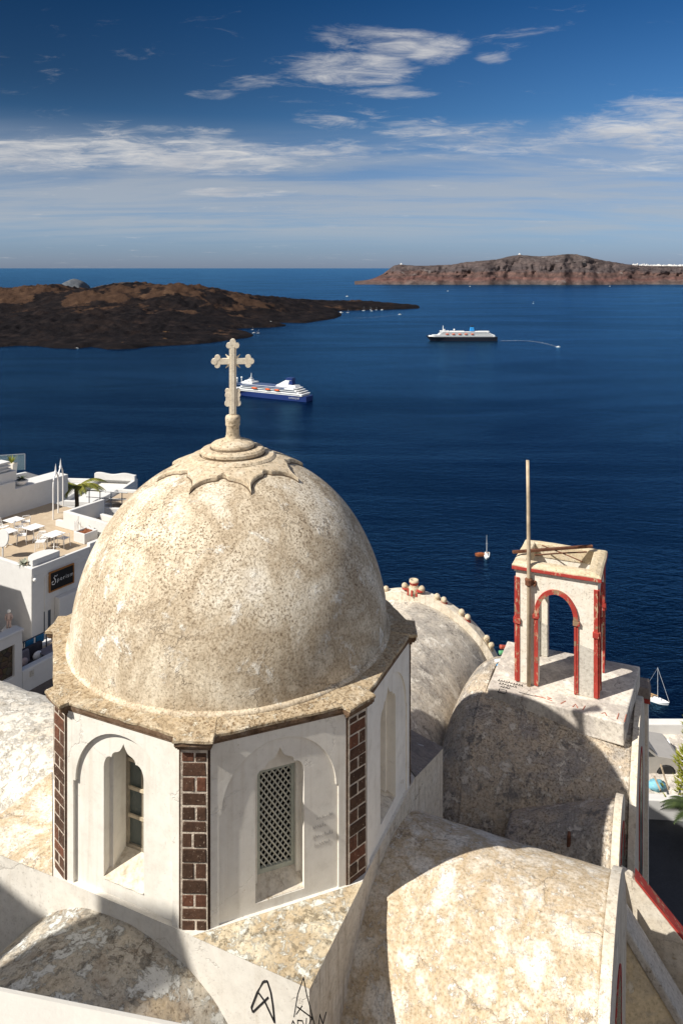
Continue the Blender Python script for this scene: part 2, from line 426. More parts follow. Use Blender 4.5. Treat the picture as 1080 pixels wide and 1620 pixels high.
M['moulding'] = plaster('moulding_plaster', [(0.62, 0.54, 0.41), (0.54, 0.44, 0.31), (0.66, 0.60, 0.48)], s1=3, speck=0.75, speck_s=20, speck_t=(0.57, 0.65), speck_col=(0.15, 0.11, 0.07), streak=0, bump=0.014, fine=(18, 0.45))
def brick_mat():
    m, nt, b = newmat('dark_red_stone_brick')
    co = N(nt, 'ShaderNodeTexCoord').outputs['Object']
    rnd = N(nt, 'ShaderNodeNewGeometry').outputs['Random Per Island']
    c = ramp(nt, rnd, [(0.0, (0.055, 0.033, 0.023)), (0.45, (0.080, 0.047, 0.032)), (0.8, (0.095, 0.052, 0.035)), (0.97, (0.135, 0.060, 0.038))])
    n = nz(nt, co, 14, 8, 0.7)
    c = mixc(nt, 0.7, c, ramp(nt, n, [(0.3, (0.45, 0.42, 0.40)), (0.7, (1.6, 1.5, 1.4))]), 'MULTIPLY')
    c = mixc(nt, sstep(nt, nz(nt, co, 30, 6, 0.7), 0.60, 0.68), c, (0.36, 0.28, 0.21))
    nt.links.new(c, b.inputs['Base Color'])
    b.inputs['Roughness'].default_value = 0.9
    b.inputs['Specular IOR Level'].default_value = 0.2
    bp = N(nt, 'ShaderNodeBump', None, Strength=0.8, Distance=0.012, Height=n)
    nt.links.new(bp.outputs[0], b.inputs['Normal'])
    return m
M['brick'] = brick_mat()
M['grime'] = simple('dark_grime', (0.14, 0.10, 0.065), 0.95, var=0.5, scale=14)
M['mortar'] = simple('white_mortar', (0.58, 0.50, 0.41), 0.95, var=0.4, scale=12, bump=0.016)
M['pil_side'] = simple('dark_pilaster_side', (0.085, 0.050, 0.032), 0.9, var=0.5, scale=8, bump=0.02)
def redpaint():
    m, nt, b = newmat('flaking_red_paint')
    co = N(nt, 'ShaderNodeTexCoord').outputs['Object']
    c = ramp(nt, nz(nt, co, 6, 6, 0.6), [(0.3, (0.29, 0.026, 0.018)), (0.7, (0.41, 0.045, 0.030))])
    k = sstep(nt, nz(nt, co, 11, 10, 0.78, 0, sc=(1, 1, 0.3)), 0.555, 0.60)
    c = mixc(nt, k, c, (0.46, 0.32, 0.20))
    k2 = sstep(nt, nz(nt, co, 3, 8, 0.7, 0, off=(5, 5, 5)), 0.57, 0.62)
    c = mixc(nt, k2, c, (0.26, 0.17, 0.10))
    nt.links.new(c, b.inputs['Base Color'])
    b.inputs['Roughness'].default_value = 0.8
    return m
M['red'] = redpaint()
M['wood_grey'] = simple('weathered_wood', (0.30, 0.24, 0.17), 0.9, var=0.4, scale=9, bump=0.01)
M['pole'] = simple('pale_metal_pole', (0.42, 0.34, 0.24), 0.6, var=0.3, scale=5)
M['rust'] = simple('rusty_iron', (0.13, 0.055, 0.03), 0.85, var=0.5, scale=10, bump=0.006)
M['lattice'] = simple('green_grey_lattice_paint', (0.40, 0.42, 0.36), 0.6, var=0.12, scale=6)
M['lattice_bar'] = simple('pale_lattice_paint', (0.58, 0.57, 0.49), 0.6, var=0.12, scale=8)
M['winframe'] = simple('worn_wood_window_frame', (0.30, 0.26, 0.20), 0.7, var=0.3, scale=8)
M['dark'] = simple('unlit_interior_black', (0.02, 0.02, 0.02), 0.9)
M['rail'] = simple('pale_glazing_rail', (0.50, 0.42, 0.30), 0.7, var=0.25, scale=9)
def glassmat(name, col, rough=0.05, alpha=0.55):
    m, nt, b = newmat(name)
    b.inputs['Base Color'].default_value = col + (1,)
    b.inputs['Roughness'].default_value = rough
    b.inputs['Alpha'].default_value = alpha
    b.inputs['Specular IOR Level'].default_value = 0.6
    co = N(nt, 'ShaderNodeTexCoord').outputs['Object']
    bp = N(nt, 'ShaderNodeBump', None, Strength=0.1, Distance=0.01, Height=nz(nt, co, 3, 2))
    nt.links.new(bp.outputs[0], b.inputs['Normal'])
    return m
M['pane'] = glassmat('dusty_window_glass', (0.10, 0.12, 0.11), 0.25, 0.9)
M['glass'] = glassmat('railing_glass', (0.35, 0.50, 0.55), 0.04, 0.28)
M['parapet'] = simple('sunlit_limewashed_parapet', (0.60, 0.575, 0.52), 0.9, var=0.06, scale=3, bump=0.004)
M['base_white'] = plaster('base_limewash', [(0.68, 0.645, 0.58), (0.71, 0.68, 0.615), (0.64, 0.60, 0.53)], s1=0.8, dark=(0.42, 0.36, 0.28), dark_t=(0.66, 0.76), s3=1.8, speck=0.2, streak=0.3, streak_col=(0.48, 0.41, 0.31), bump=0.006, fine=(7, 0.15), crack=0.2, run=(7, 7, 0.4))
M['hotel'] = plaster('fresh_whitewash', [(0.64, 0.635, 0.62), (0.61, 0.605, 0.59), (0.66, 0.655, 0.64)], s1=0.5, speck=0, streak=0.06, streak_col=(0.55, 0.53, 0.5), bump=0.004, fine=(3, 0.06))
M['terrace'] = plaster('sand_terrace_floor', [(0.50, 0.40, 0.28), (0.44, 0.35, 0.25), (0.54, 0.45, 0.33)], s1=0.8, speck=0.1, streak=0, bump=0.003, fine=(8, 0.12))
M['furn'] = simple('white_painted_metal', (0.80, 0.79, 0.77), 0.45, var=0.03)
M['asphalt'] = plaster('dark_paving', [(0.055, 0.057, 0.062), (0.075, 0.077, 0.082), (0.05, 0.05, 0.053)], s1=0.7, flake=(0.13, 0.13, 0.13), flake_t=(0.68, 0.72), s2=1.4, speck=0.1, streak=0, bump=0.006, fine=(18, 0.2))
M['soil'] = plaster('volcanic_soil', [(0.09, 0.08, 0.075), (0.15, 0.13, 0.12), (0.07, 0.062, 0.058)], s1=0.9, flake=(0.24, 0.21, 0.18), flake_t=(0.62, 0.68), s2=3, speck=0.4, streak=0, bump=0.06)
# ================================================================= THE CHURCH
# local axes: x runs out of the right-hand arm (towards the facade), y runs away from the camera, z is world height - GZ
C0 = Vector((-1.82, 12.62, 0))
TH = R(-23.8)
church = thing('domed_church', 'weathered cream domed church with brick-edged octagonal drum and barrel vaulted arms', 'church', (C0.x, C0.y, GZ), TH)
LZ = Matrix.Translation((0, 0, -GZ))            # church coordinates with world heights
W2C = (Matrix.Translation((C0.x, C0.y, GZ)) @ Matrix.Rotation(TH, 4, 'Z')).inverted()
ZC, ZB = -6.0, -8.50                             # cornice top, foot of the drum
RW = 3.02                                        # corner radius of the drum wall
AP = RW * math.cos(R(22.5))
EDGE = 2 * RW * math.sin(R(22.5))
def face_frame(phi):
    n = Vector((math.cos(phi), math.sin(phi), 0))
    rt = Vector((0, 0, 1)).cross(n)
    m = Matrix.Identity(4)
    for i in range(3):
        m[i][0] = rt[i]; m[i][1] = -n[i]; m[i][2] = (0, 0, 1)[i]; m[i][3] = n[i] * AP
    return m
def arch_pts(hw, spring, rise, z0, shoulder=0.035, n=28):
    pts = [(-hw - shoulder, z0), (-hw - shoulder, spring), (-hw, spring)]
    for i in range(1, n):
        a = math.pi - math.pi * i / n
        pts.append((hw * math.cos(a), spring + rise * math.sin(a)))
    return pts + [(hw, spring), (hw + shoulder, spring), (hw + shoulder, z0)]
def ogee_pts(hw, z0, ztop):
    right = [(hw, z0), (hw, ztop - 0.46), (hw * 1.0, ztop - 0.39), (hw * 0.97, ztop - 0.33), (hw * 0.90, ztop - 0.275), (hw * 0.80, ztop - 0.24), (hw * 0.70, ztop - 0.225), (hw * 0.60, ztop - 0.228),
             (hw * 0.585, ztop - 0.20), (hw * 0.54, ztop - 0.172), (hw * 0.44, ztop - 0.148), (hw * 0.30, ztop - 0.132), (hw * 0.19, ztop - 0.11), (hw * 0.09, ztop - 0.062), (hw * 0.03, ztop - 0.02), (0, ztop)]
    return right + [(-x, z) for x, z in right[-2::-1]]
drum_w = MB(LZ); drum_p = MB(LZ)
OPEN = ogee_pts(0.335, -8.30, -6.40)
OPEN7 = ogee_pts(0.335, -8.38, -6.40)
for k in range(8):
    ph = k * math.pi / 4
    FM = face_frame(ph)
    e = EDGE / 2 - 0.19
    # outer skin with the tall arched recess
    out = [(-e, ZB - 0.12), (e, ZB - 0.12), (e, ZC - 0.1), (-e, ZC - 0.1)]
    dr = 0.048 if k in (5, 6) else 0.022
    drum_w.slab(out, 0.0, 0.10, 'Y', [arch_pts(0.79, -7.08, 0.82, ZB - 0.06)[::-1]], M=FM)
    ei = e - 0.005
    drum_p.slab([(-ei, ZB - 0.14), (ei, ZB - 0.14), (ei, ZC - 0.12), (-ei, ZC - 0.12)], dr, 0.17, 'Y', [(OPEN7 if k in (7, 3) else OPEN)[::-1]], M=FM)
    # deeper reveal, a little wider than the opening
    eo = e - 0.12
    drum_p.slab([(-eo, ZB - 0.14), (eo, ZB - 0.14), (eo, ZC - 0.12), (-eo, ZC - 0.12)], 0.17, 0.62, 'Y', [([(0.272, -8.39), (0.272, -6.75), (-0.272, -6.75), (-0.272, -8.39)] if k in (7, 3) else [(0.275, -8.39), (0.275, -6.60), (0.20, -6.50), (-0.20, -6.50), (-0.275, -6.60), (-0.275, -8.39)])[::-1]], M=FM)
drum_wall = drum_w.build('drum_wall', M['white'], church, bevel=0.008, seg=2)
drum_panel = drum_p.build('niche_panel', M['white'], drum_wall, bevel=0.008, seg=2)
drum_old = None
def lattice_window(FM):
    x0, x1, z0, z1, y = -0.27, 0.27, -8.18, -6.76, 0.26
    m = MB(LZ)
    for a, b in (((x0, z0), (x0 + 0.05, z1)), ((x1 - 0.05, z0), (x1, z1))):
        m.span((a[0], y - 0.03, a[1]), (b[0], y + 0.03, b[1]), FM)
    m.span((x0 + 0.05, y - 0.03, z0), (x1 - 0.05, y + 0.03, z0 + 0.06), FM)
    m.span((x0 + 0.05, y - 0.03, z1 - 0.06), (x1 - 0.05, y + 0.03, z1), FM)
    fr = m.build('window_lattice', M['lattice'], church)
    l = MB(LZ)
    st = 0.078
    xa, xb, za, zb = x0 + 0.05, x1 - 0.05, z0 + 0.06, z1 - 0.06
    for sgn in (1, -1):
        c = -4.0
        while c < 4.0:
            # line x*sgn - (z-za)*0.62 = c
            pts = []
            for z in (za, zb):
                x = sgn * (c + (z - za) * 0.72)
                pts.append((x, z))
            (xa1, za1), (xb1, zb1) = pts
            t0, t1 = 0.0, 1.0
            dx = xb1 - xa1
            lo, hi = sorted(((xa - xa1) / dx, (xb - xa1) / dx))
            t0, t1 = max(0, lo), min(1, hi)
            if t1 - t0 > 0.01:
                p = lambda t: (xa1 + dx * t, y + (0.008 if sgn > 0 else -0.008), za1 + (zb1 - za1) * t)
                l.tube([p(t0), p(t1)], 0.011, 4, FM)
            c += st
    l.build('lattice', M['lattice_bar'], fr)
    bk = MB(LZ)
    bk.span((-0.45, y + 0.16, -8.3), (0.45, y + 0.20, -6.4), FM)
    bk.build('dark_backing', M['dark'], fr)  # black plate standing in for the unlit church interior
def glazed_window(FM):
    x0, x1, z0, z1, y = -0.275, 0.275, -8.12, -6.50, 0.46
    m = MB(LZ)
    m.span((x0, y - 0.03, z0), (x0 + 0.05, y + 0.03, z1), FM)
    m.span((x1 - 0.05, y - 0.03, z0), (x1, y + 0.03, z1), FM)
    m.span((x0 + 0.05, y - 0.03, z0), (x1 - 0.05, y + 0.03, z0 + 0.05), FM)
    m.span((x0 + 0.05, y - 0.03, z1 - 0.05), (x1 - 0.05, y + 0.03, z1), FM)
    m.span((-0.02, y - 0.02, z0 + 0.05), (0.02, y + 0.02, z1 - 0.05), FM)
    w_ = m.build('window', M['winframe'], church)
    for z in (-7.66, -7.27, -6.88):
        b = MB(LZ)
        b.span((x0 + 0.05, y - 0.045, z - 0.022), (x1 - 0.05, y - 0.022, z + 0.022), FM)
        b.build('glazing_bar', M['rail'], w_)
    g = MB(LZ)
    g.span((x0 + 0.05, y + 0.0, z0 + 0.05), (x1 - 0.05, y + 0.012, z1 - 0.05), FM)
    g.build('pane', M['pane'], w_)
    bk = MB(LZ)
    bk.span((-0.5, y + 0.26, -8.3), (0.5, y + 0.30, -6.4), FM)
    bk.build('dark_backing', M['dark'], w_)  # dark sheet in place of the unlit room behind the glass
for k in range(8):
    FM = face_frame(k * math.pi / 4)
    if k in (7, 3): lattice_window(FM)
    elif k == 0:
        m = MB(LZ)
        m.span((-0.32, 0.30, -8.3), (0.32, 0.36, -6.4), FM)          # blocked-up window
        m.build('blocked_window', M['white_old'], church)
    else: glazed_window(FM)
# sills of the niches
for k in range(8):
    FM = face_frame(k * math.pi / 4)
    zf, zb_, yb = (-8.375, -8.18, 0.24) if k in (7, 3) else (-8.295, -8.12, 0.44)
    sl = MB(LZ)
    g = sl.grid(lambda a, b: FM @ Vector((-0.335 + 0.67 * a, 0.03 + (yb - 0.03) * b, zf + (zb_ - zf) * b + 0.006 * noise.noise(Vector((a * 6, b * 4, k))))), 14, 8)
    sl.build('window_sill', M['white_old'], church, smooth=True)
# corner pilasters of dark brick
def corner_frame(a):
    d = Vector((math.cos(a), math.sin(a), 0)); rt = Vector((0, 0, 1)).cross(d)
    m = Matrix.Identity(4)
    for i in range(3):
        m[i][0] = rt[i]; m[i][1] = -d[i]; m[i][2] = (0, 0, 1)[i]; m[i][3] = d[i] * RW
    return m
for k in range(8):
    FM = corner_frame(R(22.5) + k * math.pi / 4)
    m = MB(LZ)
    m.span((-0.205, 0.072, ZB - 0.10), (0.205, 0.30, ZC - 0.17), FM)
    pil = m.build('pilaster', M['pil_side'], church, bevel=0.015)
    m = MB(LZ)
    m.span((-0.176, 0.060, ZB - 0.09), (0.172, 0.065, ZC - 0.18), FM)
    m.build('mortar_bed', M['mortar'], pil)
    b = MB(LZ)
    z = ZB - 0.08; i = k % 2
    rnd = random.Random(k)
    while z < ZC - 0.225:
        h = rnd.uniform(0.145, 0.20) if i % 2 else rnd.uniform(0.165, 0.215)
        h = min(h, ZC - 0.215 - z)
        jx = rnd.uniform(-0.025, 0.025)
        cells = [(-0.158, 0.158)] if i % 2 else [(-0.158, jx - 0.009), (jx + 0.009, 0.158)]
        for a, c in cells:
            b.box(((a + c) / 2, 0.070 + rnd.uniform(-0.006, 0.004), z + h / 2), (c - a - rnd.uniform(0, 0.010), 0.032, h - 0.014 - rnd.uniform(0, 0.012)), FM @ Matrix.Translation((0, 0, 0)) , rz=0, top=(rnd.uniform(0.94, 1.0), 1))
        z += h; i += 1
    b.build('brickwork', M['brick'], pil, bevel=0.010, seg=2)
    c = MB(LZ)
    c.span((-0.220, 0.035, ZC - 0.18), (0.220, 0.3, ZC - 0.135), FM)
    c.span((-0.235, 0.0, ZC - 0.135), (0.235, 0.3, ZC - 0.04), FM)
    c.build('capital', M['cornice_stone'], pil, bevel=0.012)
# cornice: eight sided with a block over each pilaster
def cornice_poly(off, hw, proj):
    pts = []
    for k in range(8):
        a = R(22.5) + k * math.pi / 4
        d = Vector((math.cos(a), math.sin(a))); t = Vector((-d.y, d.x))
        r0 = (AP + off) / math.cos(R(22.5)) - hw * math.tan(R(22.5))
        rb = RW + proj
        for r, q in ((r0, -hw), (rb, -hw * 0.96), (rb, hw * 0.96), (r0, hw)):
            pts.append(tuple(d * r + t * q))
    return pts
m = MB(LZ)
ov = cornice_poly(0.024, 0.27, 0.045)
# rough rendered top: slightly humped between the edge and the dome, outline a little worn
def dens(poly, step=0.09):
    o = []
    for i, p in enumerate(poly):
        q = poly[(i + 1) % len(poly)]
        n = max(1, int(math.dist(p, q) / step))
        for j in range(n):
            o.append((p[0] + (q[0] - p[0]) * j / n, p[1] + (q[1] - p[1]) * j / n))
    return o
dp = dens(ov)
def wob(p, k, s=4.0):
    return noise.noise(Vector((p[0] * s, p[1] * s, p[2] * s if len(p) > 2 else k)))
rings = []
for t, zz in ((0.0, ZC - 0.045), (0.0, ZC - 0.012), (0.03, ZC + 0.0), (0.25, ZC + 0.012), (0.55, ZC + 0.025), (1.0, ZC + 0.05)):
    rg = []
    for x, y in dp:
        r = math.hypot(x, y); ri = 2.50
        wv = 0.022 * wob((x, y), 1.0) * (1 - t)
        q = r + (ri - r) * t + wv
        rg.append(m.v((x / r * q, y / r * q, zz + 0.012 * wob((x * 1.0, y, zz), 2.0, 6))))
    rings.append(rg)
for a, b in zip(rings, rings[1:]):
    for i in range(len(dp)):
        j = (i + 1) % len(dp)
        m.f([a[i], a[j], b[j], b[i]])
m.f(rings[0][::-1])
cornice = m.build('cornice', M['cornice'], church, smooth=False, weld=False)
m = MB(LZ)
m.slab(cornice_poly(0.018, 0.255, 0.03), ZC - 0.105, ZC - 0.046)
m.slab(cornice_poly(0.010, 0.245, 0.01), ZC - 0.135, ZC - 0.106)
m.build('stone_moulding', M['cornice_stone'], cornice, bevel=0.010)
# dome
RD, HD = 2.58, 2.84
def dome_z(r, R0=RD, H=HD):
    return ZC + 0.03 + H * math.sqrt(max(0.0, 1 - (r / R0) ** 2.08))
m = MB(LZ)
def dome_fn(a, b):
    t = a ** 0.9 * math.pi / 2
    r = RD * math.sin(math.pi / 2 - t) if a < 1 else 0.0
    r = max(r, 0.0)
    ang = b * 2 * math.pi
    k = 1 + 0.0035 * noise.noise(Vector((math.cos(ang) * 2.2, math.sin(ang) * 2.2, t * 3))) + 0.0015 * noise.noise(Vector((math.cos(ang) * 9, math.sin(ang) * 9, t * 9)))
    return (r * k * math.cos(ang), r * k * math.sin(ang), dome_z(r))
m.grid(dome_fn, 72, 160, True)
dome = m.build('dome', M['dome'], church, smooth=True)
# worn fillet where the dome meets the cornice
m = MB(LZ)
m.lathe([(RD - 0.03, ZC - 0.02), (RD + 0.055, ZC + 0.0), (RD + 0.050, ZC + 0.055), (RD - 0.01, ZC + 0.085), (RD - 0.04, ZC + 0.06)], 128)
m.build('base_roll', M['dome'], dome, smooth=True)
# raised eight-pointed cap with ogee scallops
def cap_r(ang):
    x = ((ang - TIP0) / (math.pi / 4)) % 1.0          # 0 at a point, 0.5 at a cusp
    u = abs(x - 0.5) * 2                              # 1 at the point, 0 at the cusp
    base = 0.93 + 0.30 * (1 - math.sqrt(max(0.0, 1 - u ** 2.2)))
    if u < 0.24: base -= 0.055 * (1 - (u / 0.24) ** 2)
    return base + 0.01 * noise.noise(Vector((math.cos(ang) * 5, math.sin(ang) * 5, 0)))
TIP0 = R(0)
m = MB(LZ)
n = 8 * 64
rings = []
for t in (0.0, 0.0, 0.03, 0.3, 0.6, 1.0):
    rings.append([])
for i in range(n):
    an = 2 * math.pi * i / n
    ro = cap_r(an)
    for j, (t, off) in enumerate(((0, -0.02), (0, 0.052), (0.03, 0.062), (0.3, 0.060), (0.6, 0.056), (1.0, 0.05))):
        r = ro + (0.35 - ro) * t
        rings[j].append(m.v((r * math.cos(an), r * math.sin(an), dome_z(r) + off * 1.15)))
for a, b in zip(rings, rings[1:]):
    for i in range(n):
        j = (i + 1) % n
        m.f([a[i], a[j], b[j], b[i]])
m.build('scalloped_cap', M['moulding'], dome, weld=False)
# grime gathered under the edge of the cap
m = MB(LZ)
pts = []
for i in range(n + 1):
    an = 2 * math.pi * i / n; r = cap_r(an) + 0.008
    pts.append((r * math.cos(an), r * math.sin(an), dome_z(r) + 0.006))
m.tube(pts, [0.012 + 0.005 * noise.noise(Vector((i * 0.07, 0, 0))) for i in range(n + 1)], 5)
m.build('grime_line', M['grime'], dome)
# stepped rings, post and cross
m = MB(LZ)
zt = dome_z(0.63)
m.lathe([(0.60, zt - 0.10), (0.695, zt - 0.03), (0.72, zt + 0.01), (0.72, zt + 0.05), (0.68, zt + 0.085), (0.56, zt + 0.095), (0.52, zt + 0.085), (0.505, zt + 0.09), (0.535, zt + 0.125), (0.535, zt + 0.165), (0.50, zt + 0.195), (0.40, zt + 0.205), (0.36, zt + 0.195),
         (0.35, zt + 0.20), (0.365, zt + 0.235), (0.36, zt + 0.265), (0.32, zt + 0.295), (0.20, zt + 0.335), (0.13, zt + 0.36), (0.12, zt + 0.40), (0.0, zt + 0.40)], 64)
rg = m.build('stepped_ring', M['moulding'], dome, smooth=False)
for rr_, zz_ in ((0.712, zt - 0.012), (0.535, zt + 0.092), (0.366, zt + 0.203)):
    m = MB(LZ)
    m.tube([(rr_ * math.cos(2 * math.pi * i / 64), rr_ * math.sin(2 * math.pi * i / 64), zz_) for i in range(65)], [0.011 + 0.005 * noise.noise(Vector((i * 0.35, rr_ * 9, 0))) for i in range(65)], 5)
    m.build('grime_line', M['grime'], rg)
zp = zt + 0.28
m = MB(LZ)
m.lathe([(0.122, zp - 0.02), (0.116, zp + 0.08), (0.106, zp + 0.27), (0.118, zp + 0.29), (0.125, zp + 0.31), (0.118, zp + 0.33), (0.122, zp + 0.35), (0.126, zp + 0.42), (0.112, zp + 0.455), (0.06, zp + 0.475), (0, zp + 0.475)], 28)
m.build('finial_post', M['moulding'], church, smooth=True)
zx = zp + 0.47
CR = Matrix.Translation((0, 0, -GZ)) @ Matrix.Rotation(-TH + R(6), 4, 'Z')
m = MB(CR)
TT = 0.055
def disc(x, z, r, y=0.0, t=TT):
    pts = [(x + r * math.cos(a * math.pi / 12), z + r * math.sin(a * math.pi / 12)) for a in range(24)]
    m.slab(pts, y - t, y + t, 'Y')
m.span((-0.058, -0.050, zx - 0.02), (0.058, 0.050, zx + 1.19))
za = zx + 0.895
m.span((-0.27, -0.046, za - 0.048), (0.27, 0.046, za + 0.048))
for q, (x, z) in enumerate(((-0.285, za), (0.285, za), (0, zx + 1.19))):
    if z == za:
        s = 1 if x > 0 else -1
        disc(x + s * 0.022, z, 0.050, 0, 0.053); disc(x - s * 0.03, z + 0.062, 0.048, 0, 0.049); disc(x - s * 0.03, z - 0.062, 0.048, 0, 0.0475)
    else:
        disc(0, z + 0.03, 0.050, 0, 0.053); disc(-0.062, z - 0.03, 0.048, 0, 0.054); disc(0.062, z - 0.03, 0.048, 0, 0.0545)
for q, (x, z, r) in enumerate(((-0.085, zx + 0.33, 0.045), (-0.078, zx + 0.26, 0.04), (-0.085, zx + 0.19, 0.05), (0.085, zx + 0.33, 0.045), (0.078, zx + 0.26, 0.04), (0.085, zx + 0.19, 0.05), (0.09, zx + 0.40, 0.038), (-0.09, zx + 0.40, 0.038))):
    disc(x, z, r, 0, 0.043 - 0.0012 * q)
for q, (sx, sz) in enumerate(((1, 1), (-1, 1), (1, -1), (-1, -1))):
    m.tube([(sx * 0.05, 0, za + sz * 0.04), (sx * 0.12, 0, za + sz * 0.115)], [0.03, 0.006], 6)
m.span((-0.028, -0.060, zx + 0.02), (0.028, 0.060, zx + 1.14))
m.build('stone_cross', M['stone_cross'], church, bevel=0.008)

# square base under the drum, its four corner ledges sloping out
HB = 2.815
def base_shape(m):
    t22 = HB * math.tan(R(22.5))
    zo = ZB - 0.03
    oct_ = []
    for k in range(8):
        a = R(22.5) + k * math.pi / 4
        oct_.append((HB / math.cos(R(22.5)) * math.cos(a), HB / math.cos(R(22.5)) * math.sin(a)))
    corners = [(HB, HB), (-HB, HB), (-HB, -HB), (HB, -HB)]
    m.poly([(x, y, ZB) for x, y in oct_])
    out = []
    for k in range(8):
        out.append(oct_[k] + (ZB,))
        if k % 2 == 0:
            c = corners[k // 2]
            zc = zo - (0.40 if k // 2 == 0 else 0.0)
            n = 10
            # ledge
            a, b = oct_[k] + (ZB - 0.003,), oct_[(k + 1) % 8] + (ZB - 0.003,)
    return oct_, corners, zo
m = MB(LZ)
oct_, corners, zo = base_shape(m)
cyc = []
for k in range(8):
    cyc.append(oct_[k] + (ZB,))
    if k % 2 == 0:
        c = corners[k // 2]
        cyc.append((c[0], c[1], zo - (0.45 if k == 0 else 0.0)))
n = len(cyc)
for i in range(n):
    a, b = cyc[i], cyc[(i + 1) % n]
    m.poly([a, b, (b[0], b[1], GZ), (a[0], a[1], GZ)])
base_w = m.build('base_wall', M['base_white'], church)
base_w.data.materials.append(M['white_old'])
for pg in base_w.data.polygons:
    if pg.center.x > HB - 0.05: pg.material_index = 1
for k, c in zip((0, 2, 4, 6), corners):
    a, b = Vector(oct_[k] + (ZB,)), Vector(oct_[k + 1] + (ZB,))
    cc = Vector((c[0], c[1], zo - (0.45 if k == 0 else 0.0)))
    m = MB(LZ)
    nn = 22
    vs = {}
    for i in range(nn + 1):
        for j in range(nn + 1 - i):
            q = a + (b - a) * (i / nn) + (cc - a) * (j / nn)
            edge = min(i, j, nn - i - j) == 0
            q = q + Vector((0, 0, 0.008 + (0 if edge else 0.02 * noise.noise(q * 4))))
            q2 = Vector((q.x * 1.004, q.y * 1.004, q.z))
            vs[i, j] = m.v(q2)
    for i in range(nn):
        for j in range(nn - i):
            m.f([vs[i, j], vs[i + 1, j], vs[i, j + 1]])
            if i + j < nn - 1:
                m.f([vs[i + 1, j], vs[i + 1, j + 1], vs[i, j + 1]])
    m.build('corner_ledge', M['dark_pier'] if k == 0 else (M['vault_warm'] if k == 4 else M['ledge']), church, smooth=True)

# barrel vaults
def vault(name, mat, ang, s0, s1, b0, r, zr, rise=None, wall=True, amp=0.02, droop=0.0, n=(60, 72), M0=None, parent=None, ext=0.0, taper=0.0):
    """barrel along direction ang (church axes), from s0 to s1, axis offset b0 to the left of it"""
    rise = rise or r
    RM = Matrix.Rotation(ang, 4, 'Z')
    m = MB(LZ)
    def fn(a, b):
        s = s0 + (s1 - s0) * a
        t = math.pi * b
        rr = r * (1 - taper * (1 - a))
        x = rr * math.cos(t)
        z = zr - rise + rise * math.sin(t) - droop * (1 - a)
        p = Vector((s, b0 + x, z))
        nn = Vector((0, math.cos(t), math.sin(t)))
        return p + nn * (amp * noise.noise(p * 1.1) + amp * 0.5 * noise.noise(p * 3.7))
    g = m.grid(fn, n[0], n[1], False, RM)
    if wall:
        for col in (0, -1):
            for i in range(n[0]):
                a, b = g[i][col], g[i + 1][col]
                zb = 0.0
                m.f([a, b, m.bm.verts.new((b.co.x, b.co.y, zb)), m.bm.verts.new((a.co.x, a.co.y, zb))])
    for row in (g[0], g[-1]):
        m.f(row)
    return m.build(name, mat, parent or church, smooth=False, weld=True), RM
def smooth_faces(o, lim=40):
    for p in o.data.polygons: p.use_smooth = len(p.vertices) <= 4
right_arm, _ = vault('barrel_vault', M['vault_warm'], 0.0, 2.70, 5.92, 0.0, 2.22, -8.72, 2.25)
front_arm, _ = vault('barrel_vault', M['vault_mixed'], -math.pi / 2, 2.70, 6.3, 0.0, 2.25, -8.68, 2.2, amp=0.035)
left_arm, _ = vault('barrel_vault', M['vault_white'], math.pi, 2.70, 7.2, 0.0, 2.3, -8.72, 2.2, amp=0.04)
back_arm, _ = vault('barrel_vault', M['back_vault'], math.pi / 2, 2.70, 10.2, 0.22, 2.5, -9.72, 2.45, amp=0.03)
big_vault, _ = vault('barrel_vault', M['vault_grey'], 0.0, 2.783, 5.965, 6.761, 3.083, -9.804, 2.926, amp=0.03, droop=-0.34)  # vault, facade, platform and bell tower group scaled up about the camera
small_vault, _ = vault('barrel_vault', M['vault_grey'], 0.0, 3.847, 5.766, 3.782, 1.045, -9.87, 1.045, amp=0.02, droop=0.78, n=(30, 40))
for o in (right_arm, front_arm, left_arm, back_arm, big_vault, small_vault): smooth_faces(o)
right_arm['label'] = 'warm cream vault sunlit at its outer end'
front_arm['label'] = 'grey and brown mottled vault at the near left'
left_arm['label'] = 'rough white vault at the far left'
back_arm['label'] = 'pale grey vault with knobbed gable'
big_vault['label'] = 'dark lichened vault under the bell tower'
small_vault['label'] = 'small stubby vault beside the large shaded one'

# gables along the facade (church x = 6.2 .. 6.45)
def arch_outline(b0, r, rise, zs, z0, grow=0.0, n=36, wid=None):
    pts = [(b0 + (r + grow), z0)]
    for i in range(n + 1):
        t = math.pi * i / n
        pts.append((b0 + (r + grow) * math.cos(t), zs + (rise + grow) * math.sin(t)))
    pts.append((b0 - (r + grow), z0))
    return pts
def gable(b0, r, rise, zr, x0, x1, z0, win=None, grow=0.07):
    zs = zr - rise
    m = MB(LZ)
    m.slab(arch_outline(b0, r, rise, zs, z0, grow), x0, x1, 'X')
    g = m.build('gable_wall', M['white_old'], church, bevel=0.03, seg=3)
    if win:
        wr, wz0, wz1 = win
        wb = b0 if len(win) == 3 else win[3]
        o2 = arch_outline(b0, wr + 0.12, wr + 0.12, wz1 - wr, wz0)
        o1 = arch_outline(b0, wr, wr, wz1 - wr, wz0)
        m = MB(LZ); m.slab(o2, x1 + 0.002, x1 + 0.018, 'X', [o1[::-1]])
        fr = m.build('arched_window', M['red'], g)
        m = MB(LZ); m.slab(o1, x1 + 0.002, x1 + 0.012, 'X')
        m.build('pane', M['pane'], fr)
    return g
gable(0.0, 2.22, 2.25, -8.72, 5.92, 6.06, GZ, (0.62, -13.2, -9.75))
gable(6.761, 3.083, 2.926, -9.804, 5.965, 6.098, -13.3, (0.78, -13.6, -10.65))
